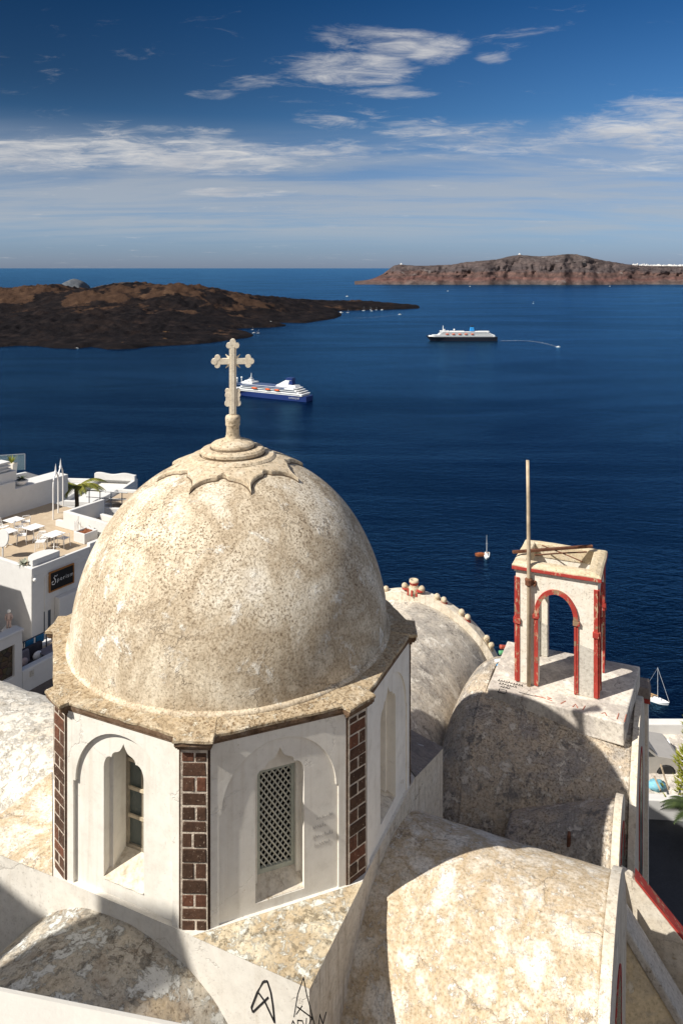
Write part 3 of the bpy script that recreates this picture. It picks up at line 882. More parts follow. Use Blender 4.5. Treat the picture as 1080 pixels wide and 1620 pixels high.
gable(3.782, 1.045, 1.045, -9.87, 5.766, 5.899, -13.0, (0.47, -12.2, -10.3))
# facade wall below the gables, corner pilaster at the far end
m = MB(LZ)
m.span((5.4, 2.2, GZ), (5.937, 10.0, -12.45))
fac = m.build('facade_wall', M['white_old'], church, bevel=0.02)
m = MB(LZ)
m.span((5.88, 9.496, GZ), (6.175, 9.981, -10.887))
m.build('facade_pilaster', M['tower_white'], fac, bevel=0.015)
m = MB(LZ)
m.span((5.927, 8.793, GZ), (6.079, 9.059, -11.7))
m.build('facade_pilaster', M['tower_white'], fac, bevel=0.015)
m = MB(LZ)
m.span((5.929, 4.984, GZ), (6.061, 5.449, -11.7))
m.build('facade_pilaster', M['tower_white'], fac, bevel=0.015)
m = MB(LZ)
m.span((5.842, 9.439, -10.885), (6.222, 10.038, -10.763))
m.build('pilaster_cap', M['red'], fac, bevel=0.015)
m = MB(LZ)
m.box((6.022, 9.734, -10.637), (0.42, 0.62, 0.246), top=(0.8, 0.8))
m.build('pilaster_top', M['dark_pier'], fac, bevel=0.02)
# sloping shoulder of roof behind the platform
m = MB(LZ)
m.slab([(8.014, -9.927), (9.905, -10.816), (9.905, -12.54), (8.014, -12.54)], 3.049, 5.918, 'X')
m.build('roof_shoulder', M['grey_patch'], church, bevel=0.03)
# raking wing wall with a red coping, running out from the facade
m = MB(LZ)
rk = [(5.918, -10.374), (6.108, -10.431), (8.787, -13.148), (8.787, GZ), (5.918, GZ)]
m.slab(rk, 2.96, 3.122, 'Y')
wing = m.build('raking_wall', M['white_old'], church, bevel=0.015)
m = MB(LZ)
m.slab([(6.165, -10.498), (8.787, -13.157), (8.787, -13.081), (6.146, -10.421)], 2.984, 3.208, 'Y')
m.build('red_coping', M['red'], wing)
m = MB(LZ)
m.slab([(5.937, -10.517), (8.483, -14.107), (8.483, -14.335), (5.937, -10.745)], 2.182, 2.685, 'Y')
m.build('raking_ledge', M['grey_patch'], wing, bevel=0.03)
m = MB(LZ)
def lean(a, b):
    s = 5.984 + 2.66 * a
    top = -10.745 - 1.41 * (s - 5.937)
    y = 2.239 - 0.78 * b
    p = Vector((s, y, top - 2.8 * b - 0.02))
    return p + Vector((0, 0.05 * noise.noise(p * 1.2), 0))
g = m.grid(lean, 24, 24)
m.build('buttress', M['yellow'], church, smooth=True)
# back gable with its knobbed ornaments
m = MB(LZ)
outer = []; N2 = 44
zs = -9.72 - 2.45
for i in range(N2 + 1):
    t = math.pi * i / N2
    outer.append((-0.22 + 2.74 * math.cos(t), zs + 2.62 * math.sin(t) + 0.06 * abs(math.sin(t)) ** 8))
outer = [(2.52, GZ)] + outer + [(-2.96, GZ)]
m.slab(outer, 10.12, 10.45, 'Y')
bg_ = m.build('back_gable', M['white_old'], church, bevel=0.05, seg=3)
def knob(m, x, z, r, sq=1.0):
    m.ball((x, 10.28, z), r, n=10, sq=(1, 1, sq), rough=0.12, seed=x)
orn = []
for (t, kind) in ((0.50, 'crown'), (0.405, 'pair'), (0.315, 'pair'), (0.205, 'pair'), (0.60, 'one'), (0.69, 'pair'), (0.79, 'pair')):
    a = math.pi * t
    x, z = -0.22 + 2.74 * math.cos(a), zs + 2.62 * math.sin(a) + 0.06 * math.sin(a) ** 8
    tx_, tz_ = -math.sin(a), math.cos(a)
    m = MB(LZ); r_ = MB(LZ)
    if kind == 'crown':
        m.lathe([(0.21, z - 0.06), (0.19, z + 0.06), (0.13, z + 0.15), (0.11, z + 0.21), (0.14, z + 0.26), (0.135, z + 0.33), (0.09, z + 0.335), (0.08, z + 0.28), (0, z + 0.26)], 20, Matrix.Translation((x, 10.28, 0)))
        for s in (-1, 1):
            m.tube([(x + s * 0.12, 10.26, z - 0.02), (x + s * 0.21, 10.24, z + 0.06), (x + s * 0.26, 10.22, z + 0.13)], [0.085, 0.08, 0.085], 10)
            m.ball((x + s * 0.265, 10.21, z + 0.135), 0.09, n=8)
            r_.lathe([(0.122, -0.02), (0.127, 0.0), (0.122, 0.03)], 14, Matrix.Translation((x + s * 0.22, 10.22, z + 0.07)))
        r_.lathe([(0.118, z + 0.18), (0.115, z + 0.21), (0.145, z + 0.255), (0.14, z + 0.27)], 20, Matrix.Translation((x, 10.28, 0)))
        for s in (-0.13, 0.13, 0):
            r_.box((x + s, 10.08 + abs(s) * 0.3, z + 0.0), (0.05, 0.03, 0.17))
        oo = m.build('roof_ornament', M['moulding'], church, smooth=True); r_.build('red_band', M['red'], oo)
    else:
        for q in ((-0.10, 0.11) if kind == 'pair' else (0.0,)):
            m.lathe([(0.14, -0.12), (0.115, -0.02), (0.07, 0.035), (0.082, 0.065), (0.087, 0.115), (0.062, 0.16), (0, 0.175)], 14, Matrix.Translation((x + tx_ * q, 10.27, z + tz_ * q - 0.02)) @ Matrix.Rotation((a - math.pi / 2) * -0.45, 4, 'Y') @ Matrix.Rotation(R(12), 4, 'X'))
        oo = m.build('roof_ornament', M['moulding'], church, smooth=True)
        if kind == 'pair' and t > 0.28:
            r_.lathe([(0.120, -0.04), (0.118, -0.02), (0.077, 0.03), (0.086, 0.06)], 14, Matrix.Translation((x + tx_ * -0.10, 10.27, z + tz_ * -0.10 - 0.018)) @ Matrix.Rotation((a - math.pi / 2) * -0.45, 4, 'Y') @ Matrix.Rotation(R(12), 4, 'X'))
            r_.build('red_band', M['red'], oo)
# the big vault's rounded, limewashed end where it runs down into the valley
m = MB(LZ)
def hip(a, b):
    x = 2.878 - 0.99 * math.sin(a * math.pi / 2)
    y = 3.701 + 5.98 * b
    z = -9.804 + 0.34 * (5.965 - 2.84) / 3.182 - 2.926 + 2.926 * math.sqrt(max(0, 1 - ((y - 6.761) / 3.083) ** 2)) + 0.012
    z -= 1.9 * (1 - math.cos(a * math.pi / 2)) + 0.02 * noise.noise(Vector((x * 3, y * 3, 1)))
    return Vector((x, y, z))
m.grid(hip, 24, 40)
m.build('vault_end', M['vault_grey'], church, smooth=True)
# slab the bell tower stands on
m = MB(LZ)
m.slab([(2.941, 5.945), (5.825, 5.736), (6.032, 8.276), (2.92, 8.244)], -9.88, -9.405)
plat = m.build('roof_platform', M['platform'], church, bevel=0.03, seg=3)
# rusty spike of iron on the dark vault
m = MB(LZ)
m.box((5.034, 3.227, -10.554), (0.105, 0.23, 0.78), top=(0.5, 0.5))
m.build('rusty_bracket', M['rust'], church, bevel=0.02)

# black paint scrawls on the base wall
M['ink'] = simple('black_spray_paint', (0.012, 0.012, 0.014), 0.7)
M['ink_grey'] = simple('faded_pencil', (0.42, 0.40, 0.37), 0.9)
M['ink_red'] = simple('faded_red_paint', (0.42, 0.16, 0.11), 0.9)
def strokes(name, lines, mp, r, mat, parent=None):
    m = MB(LZ)
    for ln in lines:
        pts = []
        for i, (x, z) in enumerate(ln):
            pts.append(mp(x, z))
        m.tube(pts, r, 5)
    return m.build(name, mat, parent or church)
fy = -HB - 0.004
on_front = lambda x, z: (x, fy, z)
on_side = lambda x, z: (HB + 0.004, x, z)
def px_front(u, v):        # picture point on the base wall facing the near left
    d = W2C.to_3x3() @ Vector(((u - 540) / FPX, 1, -(v - HV) / FPX)); o = W2C @ Vector((0, 0, 0))
    t = (-HB - 0.004 - o.y) / d.y
    return (o + d * t).x, (o + d * t).z + GZ
def px_side(u, v):
    d = W2C.to_3x3() @ Vector(((u - 540) / FPX, 1, -(v - HV) / FPX)); o = W2C @ Vector((0, 0, 0))
    t = (HB + 0.004 - o.x) / d.x
    return (o + d * t).y, (o + d * t).z + GZ
z7 = lambda x, y: (380 + x / 6.0, 1520 + y / 6.0)
def wall_lines(lst, fn):
    return [[fn(*z7(*q)) for q in l] for l in lst]
strokes('graffiti', wall_lines([[(120, 485), (105, 440), (160, 300), (215, 200), (235, 188)], [(255, 190), (290, 300), (310, 430), (325, 585)], [(175, 305), (230, 380), (325, 585)], [(120, 485), (265, 345)], [(215, 200), (255, 190)]], px_front), on_front, 0.011, M['ink'])
strokes('graffiti', wall_lines([[(510, 535), (545, 320), (600, 160)], [(600, 160), (630, 320), (690, 550)], [(540, 437), (690, 550)], [(532, 508), (588, 430)]], px_side), on_side, 0.007, M['ink'])
strokes('graffiti', wall_lines([[(490, 600), (500, 570), (515, 600)], [(545, 600), (545, 565), (590, 570), (600, 600)], [(625, 600), (628, 545)], [(655, 600), (670, 560), (690, 550), (705, 600)], [(745, 600), (755, 510), (785, 600), (815, 485)]], px_side), on_side, 0.007, M['ink'])
# pencilled scribble on the lattice wall: four short unreadable lines
FM7 = face_frame(7 * math.pi / 4)
rs = random.Random(3)
ls = []
for row, (zz_, xa, xb) in enumerate(((-7.50, 0.52, 0.74), (-7.62, 0.46, 0.66), (-7.75, 0.46, 0.74), (-7.86, 0.48, 0.70))):
    x = xa
    while x < xb:
        hgt = rs.uniform(0.02, 0.06)
        ls.append([(x, zz_), (x + 0.008, zz_ + hgt), (x + 0.018, zz_ + rs.uniform(0, 0.02))])
        x += 0.034
strokes('pencil_scribble', ls, lambda x, z: tuple(FM7 @ Vector((x, 0.0205, z))), 0.0035, M['ink_grey'])
def on_plat(x, y): return (1.045 * x - 0.299, 1.045 * y + 0.49, -9.402)
ls = []
for row in range(3):
    x = 3.25 + 0.05 * row
    while x < 3.75 - 0.1 * row:
        ls.append([(x, 5.55 - 0.11 * row), (x + 0.02, 5.60 - 0.11 * row + rs.uniform(0, 0.03)), (x + 0.035, 5.55 - 0.11 * row + rs.uniform(-0.02, 0.03))])
        x += 0.055
ls.append([(3.35, 5.12), (3.35, 5.26), (3.50, 5.26), (3.50, 5.12), (3.35, 5.12)])
ls.append([(3.75, 5.30), (4.05, 5.28), (4.25, 5.31)])
strokes('graffiti', ls, on_plat, 0.008, M['ink'])
ls = [[(4.32, 5.36), (4.42, 5.33), (4.34, 5.28), (4.44, 5.25)], [(4.62, 5.22), (4.70, 5.36)], [(4.86, 5.20), (4.90, 5.33), (4.96, 5.20)], [(5.06, 5.18), (5.09, 5.34)], [(5.42, 5.20), (5.48, 5.26), (5.52, 5.16)], [(5.72, 5.12), (5.74, 5.34)], [(5.86, 5.10), (5.88, 5.36)], [(4.08, 5.30), (4.30, 5.29)]]
strokes('faded_lettering', ls, on_plat, 0.012, M['ink_red'])

# ================================================================= BELL TOWER
BT = Vector((4.362, 7.22, -9.405))
btw = Matrix.Translation((C0.x, C0.y, 0)) @ Matrix.Rotation(TH, 4, 'Z') @ BT
tower = thing('bell_tower', 'small white open bell tower with red painted arches and hollow cap', 'bell tower', btw, TH)
tower.scale = (1.045, 1.045, 1.045)  # enlarged with its roof group, which was scaled about the camera
TW, TD, TZ = 1.70, 1.48, 2.41           # width (x), depth (y), height to the cornice
def side_frame(k):
    """frame of one side: x to the right seen from outside, y inward; k = 0 front, 1 right, 2 back, 3 left"""
    wd, dp_ = (TW, TD) if k % 2 == 0 else (TD, TW)
    ph = -math.pi / 2 + k * math.pi / 2
    n = Vector((math.cos(ph), math.sin(ph), 0)); rt = Vector((0, 0, 1)).cross(n)
    m = Matrix.Identity(4)
    for i in range(3):
        m[i][0] = rt[i]; m[i][1] = -n[i]; m[i][2] = (0, 0, 1)[i]; m[i][3] = n[i] * dp_ / 2
    return m, wd
w_ = MB(); red = MB()
walls = []
SP = 1.57
for k in range(4):
    FM, wd = side_frame(k)
    hw = 0.37 if k % 2 == 0 else 0.36
    rise = 0.49
    th = 0.17
    e = wd / 2 if k % 2 == 0 else wd / 2 - th
    out = [(-e, 0), (-hw, 0)]
    for i in range(25):
        a = math.pi - math.pi * i / 24
        out.append((hw * math.cos(a), SP + rise * math.sin(a)))
    out += [(hw, 0), (e, 0), (e, TZ), (-e, TZ)]
    m = MB(); m.slab(out, 0.0, th, 'Y', M=FM)
    wl = m.build('arched_wall', M['tower_white'], tower, bevel=0.012)
    # red moulding round the arch: ring and two jamb strips
    m = MB()
    ro = 0.085
    a_out, a_in = [], []
    for i in range(25):
        a = math.pi - math.pi * i / 24
        a_out.append(((hw + ro) * math.cos(a), SP + (rise + ro) * math.sin(a))); a_in.append(((hw - 0.01) * math.cos(a), SP + (rise - 0.01) * math.sin(a)))
    m.slab(a_out + a_in[::-1], -0.045, 0.02, 'Y', M=FM)
    for s in (-1, 1):
        m.span((s * (hw + 0.002) - 0.012 * (1 - s) / 2 * 0, -0.040, 0.02), (s * (hw + 0.045), 0.015, SP - 0.10), FM)
        m.span((s * (hw + 0.048), -0.030, 0.02), (s * (hw + 0.085), 0.012, SP - 0.10), FM)
        m.span((s * (hw - 0.02), -0.065, SP - 0.098), (s * (hw + 0.115), 0.02, SP - 0.01), FM)
    m.build('arch_moulding', M['red'], wl, bevel=0.006)
    # strips up the two corners of the side
    for s in (-1, 1):
        m = MB()
        for q in ((0.02, 1.28), (1.40, TZ - 0.13)):
            m.span((s * (wd / 2 - 0.085), -0.020, q[0]), (s * (wd / 2 - 0.045), 0.01, q[1]), FM)
            m.span((s * (wd / 2 - 0.045), -0.030, q[0]), (s * (wd / 2 + 0.0), 0.01, q[1]), FM)
        m.span((s * (wd / 2 - 0.105), -0.05, 1.279), (s * (wd / 2 + 0.02), 0.01, 1.401), FM)
        m.build('corner_strip', M['red'], wl, bevel=0.006)
FM, wd = side_frame(0)
m = MB()
pts = [(0.46, 0.02), (0.76, 0.02), (0.76, 1.02), (0.62, 1.04), (0.50, 1.07), (0.46, 1.08)]
m.slab(pts, -0.006, 0.02, 'Y', M=FM)
m.build('bare_patch', M['grey_patch'], tower)
FM2, _ = side_frame(2)
m = MB()
m.slab([(-0.72, 0.02), (-0.38, 0.02), (-0.38, 0.85), (-0.72, 0.72)], 0.13, 0.176, 'Y', M=FM2); m.slab([(0.72, 0.02), (0.38, 0.02), (0.38, 0.75), (0.72, 0.86)], 0.13, 0.176, 'Y', M=FM2)
m.build('bare_patch', M['grey_patch'], tower)
# cornice band and hollow cap
m = MB()
o = lambda g: [(-TW / 2 - g, -TD / 2 - g), (TW / 2 + g, -TD / 2 - g), (TW / 2 + g, TD / 2 + g), (-TW / 2 - g, TD / 2 + g)]
hole = [(-0.66, -0.56), (0.66, -0.56), (0.66, 0.56), (-0.66, 0.56)]
m.slab(o(0.035), TZ - 0.13 + 0.13, TZ + 0.05, 'Z', [hole[::-1]])
m.build('eaves', M['tower_white'], tower, bevel=0.01)
m = MB()
m.slab(o(0.075), TZ + 0.052, TZ + 0.125, 'Z', [hole[::-1]])
m.build('red_cornice', M['red'], tower, bevel=0.01)
m = MB()
def ringq(g, gx, z, jit=0.0):
    return [m.v((x + jit * noise.noise(Vector((x, y, z)) * 3), y + jit * noise.noise(Vector((y, x, z)) * 3), z)) for x, y in dens(o(g), 0.1)]
def inner(z, sx=1.0):
    n = len(dens(o(0), 0.1))
    return None
prof = [(0.07, TZ + 0.127), (0.068, TZ + 0.15), (0.03, TZ + 0.18), (-0.03, TZ + 0.20), (-0.06, TZ + 0.21)]
base_pts = dens(o(0.0), 0.1)
hin = []
for x, y in base_pts:                      # the same point count on the hole
    hin.append((x / (TW / 2) * 0.65, y / (TD / 2) * 0.55))
rings = []
for g, z in prof:
    sx, sy = (TW / 2 + g) / (TW / 2), (TD / 2 + g) / (TD / 2)
    rings.append([m.v((x * sx + 0.012 * wob((x, y, z), 0, 3), y * sy + 0.012 * wob((y, x, z), 0, 3), z + 0.012 * wob((x, y, z), 1, 5))) for x, y in base_pts])
rings.append([m.v((x * 1.03, y * 1.03, TZ + 0.21)) for x, y in hin])
rings.append([m.v((x, y, TZ + 0.195)) for x, y in hin])
rings.append([m.v((x, y, TZ - 0.1)) for x, y in hin])
rings.append([m.v((x * 1.02, y * 1.02, TZ + 0.127)) for x, y in hin])
n = len(base_pts)
for a, b in zip(rings, rings[1:]):
    for i in range(n):
        j = (i + 1) % n
        m.f([a[i], a[j], b[j], b[i]])
m.build('hollow_cap', M['tower_roof'], tower, weld=False)
m = MB()
m.span((-0.66, 0.35, 1.62), (0.66, 0.43, 1.70))
m.build('bell_beam', M['wood_grey'], tower, bevel=0.01)
# flagpole strapped to the tower's left front corner
def on_church(x, y, z):
    return Matrix.Translation((C0.x, C0.y, 0)) @ Matrix.Rotation(TH, 4, 'Z') @ Vector((x, y, z))
pl = on_church(3.777, 6.374, -9.405)
pole = thing('flagpole', 'tall pale metal pole strapped to the white bell tower', 'flagpole', pl)
pole.scale = (1.045, 1.045, 1.045)
m = MB()
m.tube([(0, 0, 0.0), (0, 0, 2.4), (-0.01, 0, 4.0), (-0.025, 0, 4.86)], [0.045, 0.042, 0.039, 0.036], 12)
m.build('shaft', M['pole'], pole, smooth=True)
m = MB()
m.lathe([(0.05, 2.16), (0.085, 2.18), (0.08, 2.24), (0.088, 2.30), (0.05, 2.33)], 10); m.box((0.09, 0.03, 2.22), (0.14, 0.10, 0.09)); m.tube([(0.1, -0.06, 2.18), (0.22, 0.1, 2.2)], 0.03, 6)
m.build('rusty_clamp', M['rust'], pole, bevel=0.01)
# loose iron and timber lying across the cap
def bar(name, label, cat, a, b, r, mat, sq=False):
    a, b = Vector(a), Vector(b)
    c = (a + b) / 2
    wc = on_church(*(BT + c * 1.045))
    m = MB()
    if sq:
        d = (b - a)
        m.box((0, 0, 0), (d.length, r * 2, r * 1.6), Matrix.Rotation(0, 4, 'Z') @ d.to_track_quat('X', 'Z').to_matrix().to_4x4())
    else:
        m.tube([a - c, (a + b) / 2 - c + Vector((0, 0, 0.01)), b - c], r, 8)
    o_ = m.build(name, mat, None, loc=wc, rz=TH, bevel=0.006 if sq else 0)
    o_.scale = (1.045, 1.045, 1.045)
    tag(o_, label, cat)
zc = TZ + 0.235
bar('rusty_beam', 'long rusty beam laid across the open cap of the bell tower', 'beam', (-0.98, -0.42, zc + 0.04), (0.62, 0.50, zc + 0.10), 0.035, M['rust'], True)
bar('iron_rod', 'thin dark rod under the rusty beam on the bell tower cap', 'rod', (-0.52, -0.30, zc), (0.52, 0.30, zc + 0.02), 0.017, M['rust'])
bar('iron_rod', 'thin dark rod crossing the hole of the tower cap the other way', 'rod', (-0.46, 0.36, zc), (0.50, -0.36, zc + 0.035), 0.014, M['rust'])
# litter caught in the gutter beside the platform
for i, (x, y, z, colr, lab) in enumerate(((2.821, 7.122, -9.595, (0.12, 0.35, 0.60), 'crushed blue bottle in the gutter left of the platform'), (2.802, 7.34, -9.576, (0.70, 0.72, 0.74), 'pale crumpled bottle in the gutter left of the platform'),
                                  (2.821, 7.748, -9.547, (0.10, 0.34, 0.16), 'small green bottle in the gutter by the white gable'), (2.802, 7.957, -9.5, (0.40, 0.08, 0.05), 'red can in the gutter by the white gable'))):
    m = MB()
    m.lathe([(0, 0), (0.05, 0.0), (0.052, 0.02), (0.05, 0.15), (0.03, 0.19), (0.02, 0.20), (0.02, 0.22), (0, 0.22)], 12, Matrix.Rotation(R(78), 4, 'Y') @ Matrix.Rotation(i, 4, 'X'))
    o_ = m.build('bottle' if i < 3 else 'drink_can', simple('litter_' + ['blue', 'clear', 'green', 'red'][i], colr, 0.3), None, smooth=True, loc=on_church(x, y, z) + Vector((0, 0, 0.05)), rz=i * 1.1)
    tag(o_, lab, 'bottle' if i < 3 else 'can')
# ================================================================= SEA
def water_mat():
    m, nt, b = newmat('deep_sea_water')
    nt.nodes.remove(b)
    out = [n for n in nt.nodes if n.type == 'OUTPUT_MATERIAL'][0]
    co = N(nt, 'ShaderNodeTexCoord').outputs['Object']
    big = nz(nt, co, 0.0012, 6, 0.6, 0.4, sc=(1, 2.2, 1))
    c = ramp(nt, big, [(0.30, (0.0002, 0.0020, 0.0090)), (0.5, (0.0003, 0.0028, 0.0125)), (0.70, (0.0004, 0.0040, 0.0165))])
    w1 = nz(nt, co, 0.085, 4, 0.6, 0.6, sc=(1.0, 1.7, 1))
    w2 = nz(nt, co, 0.30, 5, 0.64, 0.4, sc=(1.0, 1.6, 1), off=(31, 7, 0))
    lane = nz(nt, co, 0.0022, 6, 0.62, 0.8, sc=(0.6, 2.0, 1), off=(50, 90, 0))
    patch = sstep(nt, lane, 0.32, 0.66, 0.40, 1.0)
    h = mth(nt, 'MULTIPLY', mth(nt, 'ADD', mth(nt, 'MULTIPLY', w1, 1.0), mth(nt, 'MULTIPLY', w2, 0.5)), patch)
    bp = N(nt, 'ShaderNodeBump', None, Strength=1.0, Distance=1.5, Height=h)
    dif = N(nt, 'ShaderNodeBsdfDiffuse', None, Color=c)
    gl = N(nt, 'ShaderNodeBsdfGlossy', None, Color=(0.26, 0.65, 1.0), Roughness=0.22, Normal=bp.outputs[0])
    fr = N(nt, 'ShaderNodeFresnel', None, IOR=1.33, Normal=bp.outputs[0])
    k = mth(nt, 'MULTIPLY', fr.outputs[0], sstep(nt, lane, 0.28, 0.72, 0.50, 0.95))
    mx = N(nt, 'ShaderNodeMixShader', None, Fac=k, i1=dif.outputs[0], i2=gl.outputs[0])
    nt.links.new(mx.outputs[0], out.inputs[0])
    return m
M['sea'] = water_mat()
m = MB()
m.poly([(-400000, -2000, SEA), (400000, -2000, SEA), (400000, 500000, SEA), (-400000, 500000, SEA)])
tag(m.build('sea', M['sea'], up=True), kind='structure')

# ================================================================= ISLANDS
def in_poly(x, y, poly):
    c = False
    j = len(poly) - 1
    for i in range(len(poly)):
        xi, yi = poly[i]; xj, yj = poly[j]
        if (yi > y) != (yj > y) and x < (xj - xi) * (y - yi) / (yj - yi) + xi: c = not c
        j = i
    return c
def dist_poly(x, y, poly):
    d = 1e18
    j = len(poly) - 1
    for i in range(len(poly)):
        ax, ay = poly[j]; bx, by = poly[i]
        dx, dy = bx - ax, by - ay
        t = max(0, min(1, ((x - ax) * dx + (y - ay) * dy) / (dx * dx + dy * dy + 1e-9)))
        e = (x - ax - t * dx) ** 2 + (y - ay - t * dy) ** 2
        if e < d: d = e
        j = i
    return math.sqrt(d)
def fbm(p, o=5, h=0.6):
    return noise.fractal(p, h, 2.1, o)
def lava_mat():
    m, nt, b = newmat('black_lava_and_tan_ash')
    co = N(nt, 'ShaderNodeTexCoord').outputs['Object']
    z = N(nt, 'ShaderNodeSeparateXYZ', None, Vector=co).outputs[2]
    n1 = nz(nt, co, 0.0042, 9, 0.62, 0.5, sc=(1, 1, 1.5))
    n2 = nz(nt, co, 0.02, 9, 0.72)
    rock = ramp(nt, n2, [(0.32, (0.0045, 0.0042, 0.0055)), (0.52, (0.010, 0.0085, 0.0095)), (0.68, (0.024, 0.018, 0.017))])
    ash = ramp(nt, nz(nt, co, 0.012, 9, 0.7, off=(900, 0, 0)), [(0.3, (0.024, 0.015, 0.012)), (0.55, (0.056, 0.033, 0.022)), (0.72, (0.105, 0.064, 0.040))])
    k = mth(nt, 'ADD', n1, mth(nt, 'MULTIPLY', mth(nt, 'SUBTRACT', z, 60.0), 0.0014))
    k = mth(nt, 'ADD', k, mth(nt, 'MULTIPLY', mth(nt, 'SUBTRACT', n2, 0.5), 0.25))
    c = mixc(nt, sstep(nt, k, 0.55, 0.60), rock, ash)
    mid = sstep(nt, nz(nt, co, 0.010, 8, 0.7, 0.3, off=(0, 400, 0)), 0.50, 0.62)
    c = mixc(nt, mth(nt, 'MULTIPLY', mid, 0.22), c, (0.034, 0.021, 0.016))
    sp = sstep(nt, nz(nt, co, 0.018, 6, 0.6, off=(70, 3, 0)), 0.685, 0.72)
    c = mixc(nt, mth(nt, 'MULTIPLY', sp, 0.7), c, (0.15, 0.085, 0.04))
    nt.links.new(c, b.inputs['Base Color'])
    b.inputs['Roughness'].default_value = 0.95
    b.inputs['Specular IOR Level'].default_value = 0.05
    bp = N(nt, 'ShaderNodeBump', None, Strength=1.0, Distance=9.0, Height=n2)
    nt.links.new(bp.outputs[0], b.inputs['Normal'])
    return m
M['lava'] = lava_mat()
def sea_pt(u, v):
    p = Pz(u, v, SEA)
    return (p.x, p.y)
NEAR = [(-120, 549), (0, 549), (30, 547), (62, 548), (80, 551), (120, 552), (145, 549), (170, 553), (215, 552), (240, 548), (290, 546), (330, 543), (365, 538), (395, 534), (403, 531), (396, 527), (374, 524), (360, 522), (385, 519.5), (430, 518), (452, 516), (452, 513.5),
        (436, 512), (412, 511), (440, 510.5), (486, 511), (500, 508.5), (530, 504), (540, 500), (541, 496), (531, 494), (540, 491.5), (575, 490.5), (610, 490), (640, 489), (664, 488)]
shore = [sea_pt(*q) for q in NEAR] + [(430, 4150), (250, 4500), (-100, 4800), (-700, 5100), (-1500, 5200), (-2600, 4900), (-2600, 2600)]
HILLS = [(200, 3250, 118, 420, 420), (280, 3150, 105, 330, 330), (60, 3350, 112, 500, 420), (-60, 3200, 96, 500, 420), (330, 3300, 92, 330, 350), (400, 3550, 58, 420, 420), (480, 3700, 42, 420, 350), (560, 3900, 30, 320, 250), (140, 2700, 58, 380, 380), (300, 2650, 52, 260, 260)]
HC = [((u - 540) / FPX * Y, Y, h, sx, sy) for u, Y, h, sx, sy in HILLS]
def isl_h(x, y):
    if not in_poly(x, y, shore): return -6.0 - 0.0
    d = dist_poly(x, y, shore)
    e = min(1.0, d / 260.0)
    h = 0.0
    for hx, hy, hh, sx, sy in HC:
        h = max(h, hh * math.exp(-((x - hx) / sx) ** 2 - ((y - hy) / sy) ** 2)) if True else 0
    s = sum(hh * math.exp(-((x - hx) / sx) ** 2 - ((y - hy) / sy) ** 2) for hx, hy, hh, sx, sy in HC)
    h = 0.78 * h + 0.13 * s
    cliff = 9.0 * min(1.0, d / 22.0)
    rough = fbm(Vector((x * 0.0055, y * 0.0055, 1.7)), 6, 0.55)
    h = h * (e ** 0.8) * (1 + 0.13 * rough) + cliff * (0.8 + 0.5 * noise.noise(Vector((x * 0.02, y * 0.02, 0))))
    h += 5.0 * e * fbm(Vector((x * 0.018, y * 0.018, 4.0)), 5, 0.7) + 7.5 * e * (1 - abs(noise.noise(Vector((x * 0.03, y * 0.03, 8.0))) * 2.0))
    return max(1.0, h)
m = MB(Matrix.Translation((0, 0, -SEA)))
NU, NYY = 230, 210
rows = []
for j in range(NYY + 1):
    Y = 1900 * (5300 / 1900) ** (j / NYY)
    row = []
    for i in range(NU + 1):
        u = -60 + 745 * i / NU
        x = (u - 540) / FPX * Y
        row.append(m.v((x, Y, SEA + isl_h(x, Y))))
    rows.append(row)
for a, b in zip(rows, rows[1:]):
    for i in range(NU):
        m.f([a[i], a[i + 1], b[i + 1], b[i]])
isl = m.build('volcanic_island', M['lava'], None, smooth=True, loc=(0, 0, SEA), weld=False)
tag(isl, kind='structure')
# turquoise shallows close to the lava
# far islet with a pale cap behind the lava island
m = MB()
def islet(a, b):
    x = -2150 + 700 * a; y = 6900 + 600 * b
    e = max(0.0, math.sin(math.pi * a)) ** 0.5 * max(0.0, math.sin(math.pi * b)) ** 0.5
    return Vector((x, y, -8 + e * (72 + 30 * noise.noise(Vector((x * 0.004, y * 0.004, 0))) + 10 * noise.noise(Vector((x * 0.02, y * 0.02, 2))))))
m.grid(islet, 40, 24)
M['islet'] = plaster('far_dark_rock', [(0.030, 0.026, 0.026), (0.055, 0.046, 0.042), (0.04, 0.035, 0.034)], s1=0.01, speck=0, streak=0, bump=0, fine=(0.05, 0.4))
tag(m.build('rock_islet', M['islet'], None, smooth=True, loc=(-250, 0, SEA)), kind='structure')
m = MB()
def islet2(a, b):
    x = -2890 + 230 * a; y = 7650 + 350 * b
    e = max(0.0, math.sin(math.pi * a)) ** 0.35 * max(0.0, math.sin(math.pi * b)) ** 0.4
    return Vector((x, y, -8 + e * (104 + 16 * noise.noise(Vector((x * 0.009, y * 0.009, 0))))))
m.grid(islet2, 30, 20)
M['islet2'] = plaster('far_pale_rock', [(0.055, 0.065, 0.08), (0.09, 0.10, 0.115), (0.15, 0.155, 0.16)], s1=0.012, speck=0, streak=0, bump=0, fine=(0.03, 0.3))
tag(m.build('pale_islet', M['islet2'], None, smooth=True, loc=(0, 0, SEA)), kind='structure')

